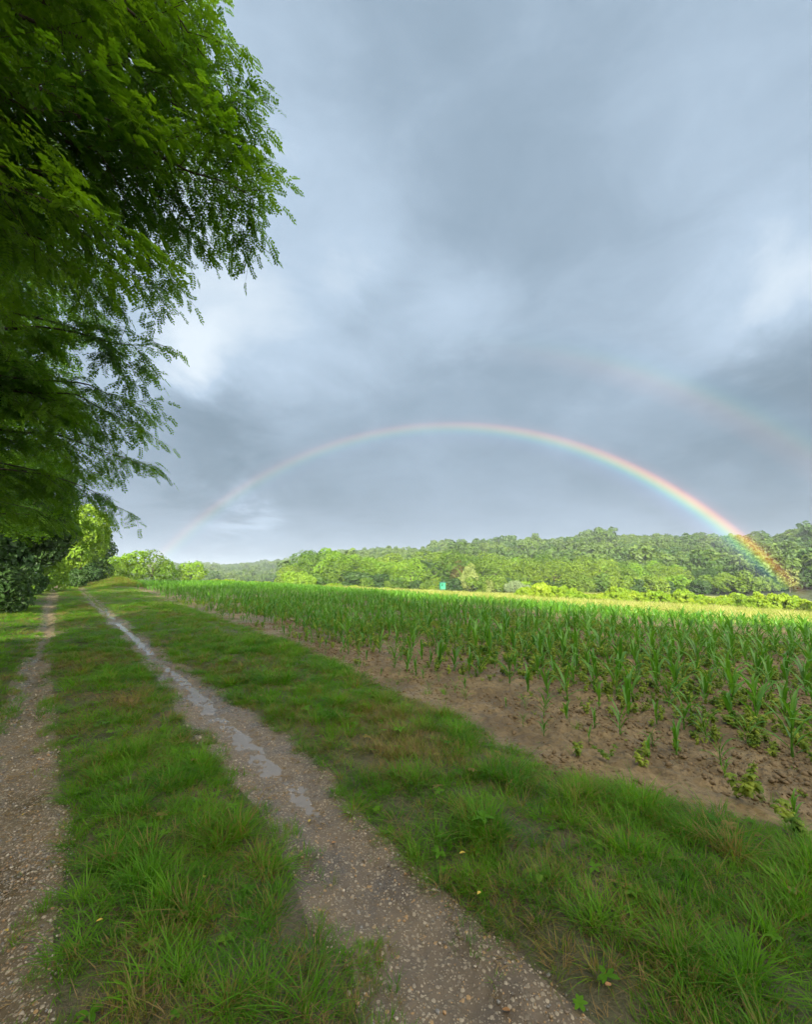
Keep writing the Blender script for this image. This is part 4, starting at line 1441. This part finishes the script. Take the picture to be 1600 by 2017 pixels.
def part(name, c, d, mat, parent=root):
    b_ = Buf(); b_.box(c, d); return link(name, b_.mesh(name, [mat], False), parent)


for k in range(8): part('plank', (-W_ / 2 + W_ / 8 * (k + .5), -D_ / 2, zf + .38), (W_ / 8 - .015, .03, .76), M['green_paint'])
for k in range(8): part('plank', (-W_ / 2 + W_ / 8 * (k + .5), -D_ / 2, zf + H_ - .17), (W_ / 8 - .015, .03, .34), M['green_paint'])
part('window_post', (-W_ / 2 + .12, -D_ / 2, zf + .985), (.24, .03, .44), M['green_paint'])
part('window_post', (W_ / 2 - .36, -D_ / 2, zf + .985), (.72, .03, .44), M['green_paint'])
for sx in (-1, 1):
    for k in range(6): part('plank', (sx * (W_ / 2 + .016), -D_ / 2 + D_ / 6 * (k + .5), zf + H_ / 2), (.03, D_ / 6 - .015, H_), M['green_paint'])
part('back_wall', (0, D_ / 2, zf + H_ / 2), (W_, .03, H_), M['dark_open'])
part('floor', (0, 0, zf - .03), (W_ + .1, D_ + .1, .05), M['green_paint'])
b_ = Buf(); b_.box((0, -.05, 0), (W_ + .34, D_ + .4, .06))
rf = link('roof', b_.mesh('roof', [M['roof_felt']], False), root, (0, 0, zf + H_ + .07)); rf.rotation_euler = (R(4), 0, 0)
for sx in (-1, 1):
    for sy in (-1, 1):
        b_ = Buf(); b_.tube([(sx * .68, sy * .68, -.3), (sx * .55, sy * .55, zf)], [.05, .05], 6); link('leg', b_.mesh('leg', [M['green_paint']]), root)

# ------------------------------------------------------------------ rainbow: glowing see-through arcs, their light painted in, before the wood
axis = Vector((math.sin(ANTI_AZ) * math.cos(SUN_EL), math.cos(ANTI_AZ) * math.cos(SUN_EL), -math.sin(SUN_EL)))
side = axis.cross(Vector((0, 0, 1))).normalized(); upv = side.cross(axis).normalized()


def bow(name, a0, a1, D, label, stops, strength, fade_pts):
    na, nb = 200, 12
    V = []; UV = []
    th0, th1 = R(-85), R(85)
    for i in range(na + 1):
        th = th0 + (th1 - th0) * i / na
        for j in range(nb + 1):
            a = R(a0 + (a1 - a0) * j / nb)
            p = Vector((0, 0, EYE)) + axis * D + (upv * math.cos(th) + side * math.sin(th)) * D * math.tan(a)
            V.append(p[:]); UV.append((i / na, j / nb))
    i = np.arange(na)[:, None] * (nb + 1) + np.arange(nb)[None]
    Fq = np.stack([i, i + 1, i + nb + 2, i + nb + 1], -1).reshape(-1, 4)
    m, t = material(name)
    me = mesh_np(name, V, [Fq], m)
    uv = me.uv_layers.new(name='UVMap'); UV = np.array(UV, np.float32)
    li = np.empty(len(me.loops), np.int32); me.loops.foreach_get('vertex_index', li)
    uv.data.foreach_set('uv', UV[li].ravel())
    tc_ = t.new('ShaderNodeUVMap').outputs[0]
    sp = t.new('ShaderNodeSeparateXYZ'); t.l.new(tc_, sp.inputs[0])
    rp_ = t.new('ShaderNodeValToRGB'); t.l.new(sp.outputs[1], rp_.inputs[0])
    rp_.color_ramp.interpolation = 'B_SPLINE'
    el = rp_.color_ramp.elements
    for k, (p_, c_) in enumerate(stops):
        e_ = el[k] if k < 2 else el.new(p_)
        e_.position = p_; e_.color = (*c_, 1)
    al = t.new('ShaderNodeFloatCurve')
    t.l.new(sp.outputs[0], al.inputs['Value'])
    cv = al.mapping.curves[0]
    cv.points[0].location = fade_pts[0]; cv.points[1].location = fade_pts[-1]
    for q in fade_pts[1:-1]: cv.points.new(*q)
    for q in cv.points: q.handle_type = 'VECTOR'
    al.mapping.update()
    em = t.new('ShaderNodeEmission'); t.l.new(rp_.outputs[0], em.inputs[0])
    t.l.new(t.math('MULTIPLY', al.outputs[0], strength), em.inputs[1])
    tr = t.new('ShaderNodeBsdfTransparent')
    ad = t.new('ShaderNodeAddShader'); t.l.new(em.outputs[0], ad.inputs[0]); t.l.new(tr.outputs[0], ad.inputs[1])
    t.l.new(ad.outputs[0], t.out.inputs[0])
    o = link(name, me); tag(o, label, 'rainbow')
    return o


K0 = (0, 0, 0)
bow('primary_rainbow', 38.6, 43.2, 84, 'bright rainbow arching over the wood with its right foot before the hillside',
    [(0, K0), (1, K0), (.12, (.02, .02, .03)), (.34, (.08, .07, .16)), (.44, (.05, .20, .32)), (.52, (.12, .48, .25)), (.60, (.60, .60, .06)), (.67, (.95, .42, .04)), (.73, (.78, .16, .05)), (.80, (.06, .01, .01))],
    .17, [(0, 0), (.11, .05), (.16, .17), (.3, .17), (.5, .26), (.65, .5), (.78, 1), (.845, .85), (.87, .45), (.90, 0), (1, 0)])
bow('secondary_rainbow', 49.2, 54.6, 84, 'faint outer rainbow at the upper right',
    [(0, K0), (1, K0), (.3, (.28, .10, .05)), (.42, (.28, .22, .05)), (.55, (.06, .22, .10)), (.7, (.04, .10, .18))], .12, [(0, 0), (.5, .0), (.57, .12), (.68, .6), (.8, .5), (1, .3)])

# ------------------------------------------------------------------ haze
hm = bpy.data.materials.new('haze_air'); hm.use_nodes = True
ht = NT(hm.node_tree); ht.n.clear()
ho = ht.new('ShaderNodeOutputMaterial')
pv = ht.new('ShaderNodeVolumePrincipled')
pv.inputs['Color'].default_value = (.80, .88, 1.0, 1)
pv.inputs['Density'].default_value = .0003
ht.l.new(pv.outputs[0], ho.inputs['Volume'])
hb_ = Buf(); hb_.box((0, 0, 6), (4900, 4900, 124))
hz_ = link('haze', hb_.mesh('haze', [hm], False)); tag(hz_, kind='stuff')
print('maize', len(plants), 'weeds', len(wl), 'hill', len(keep))
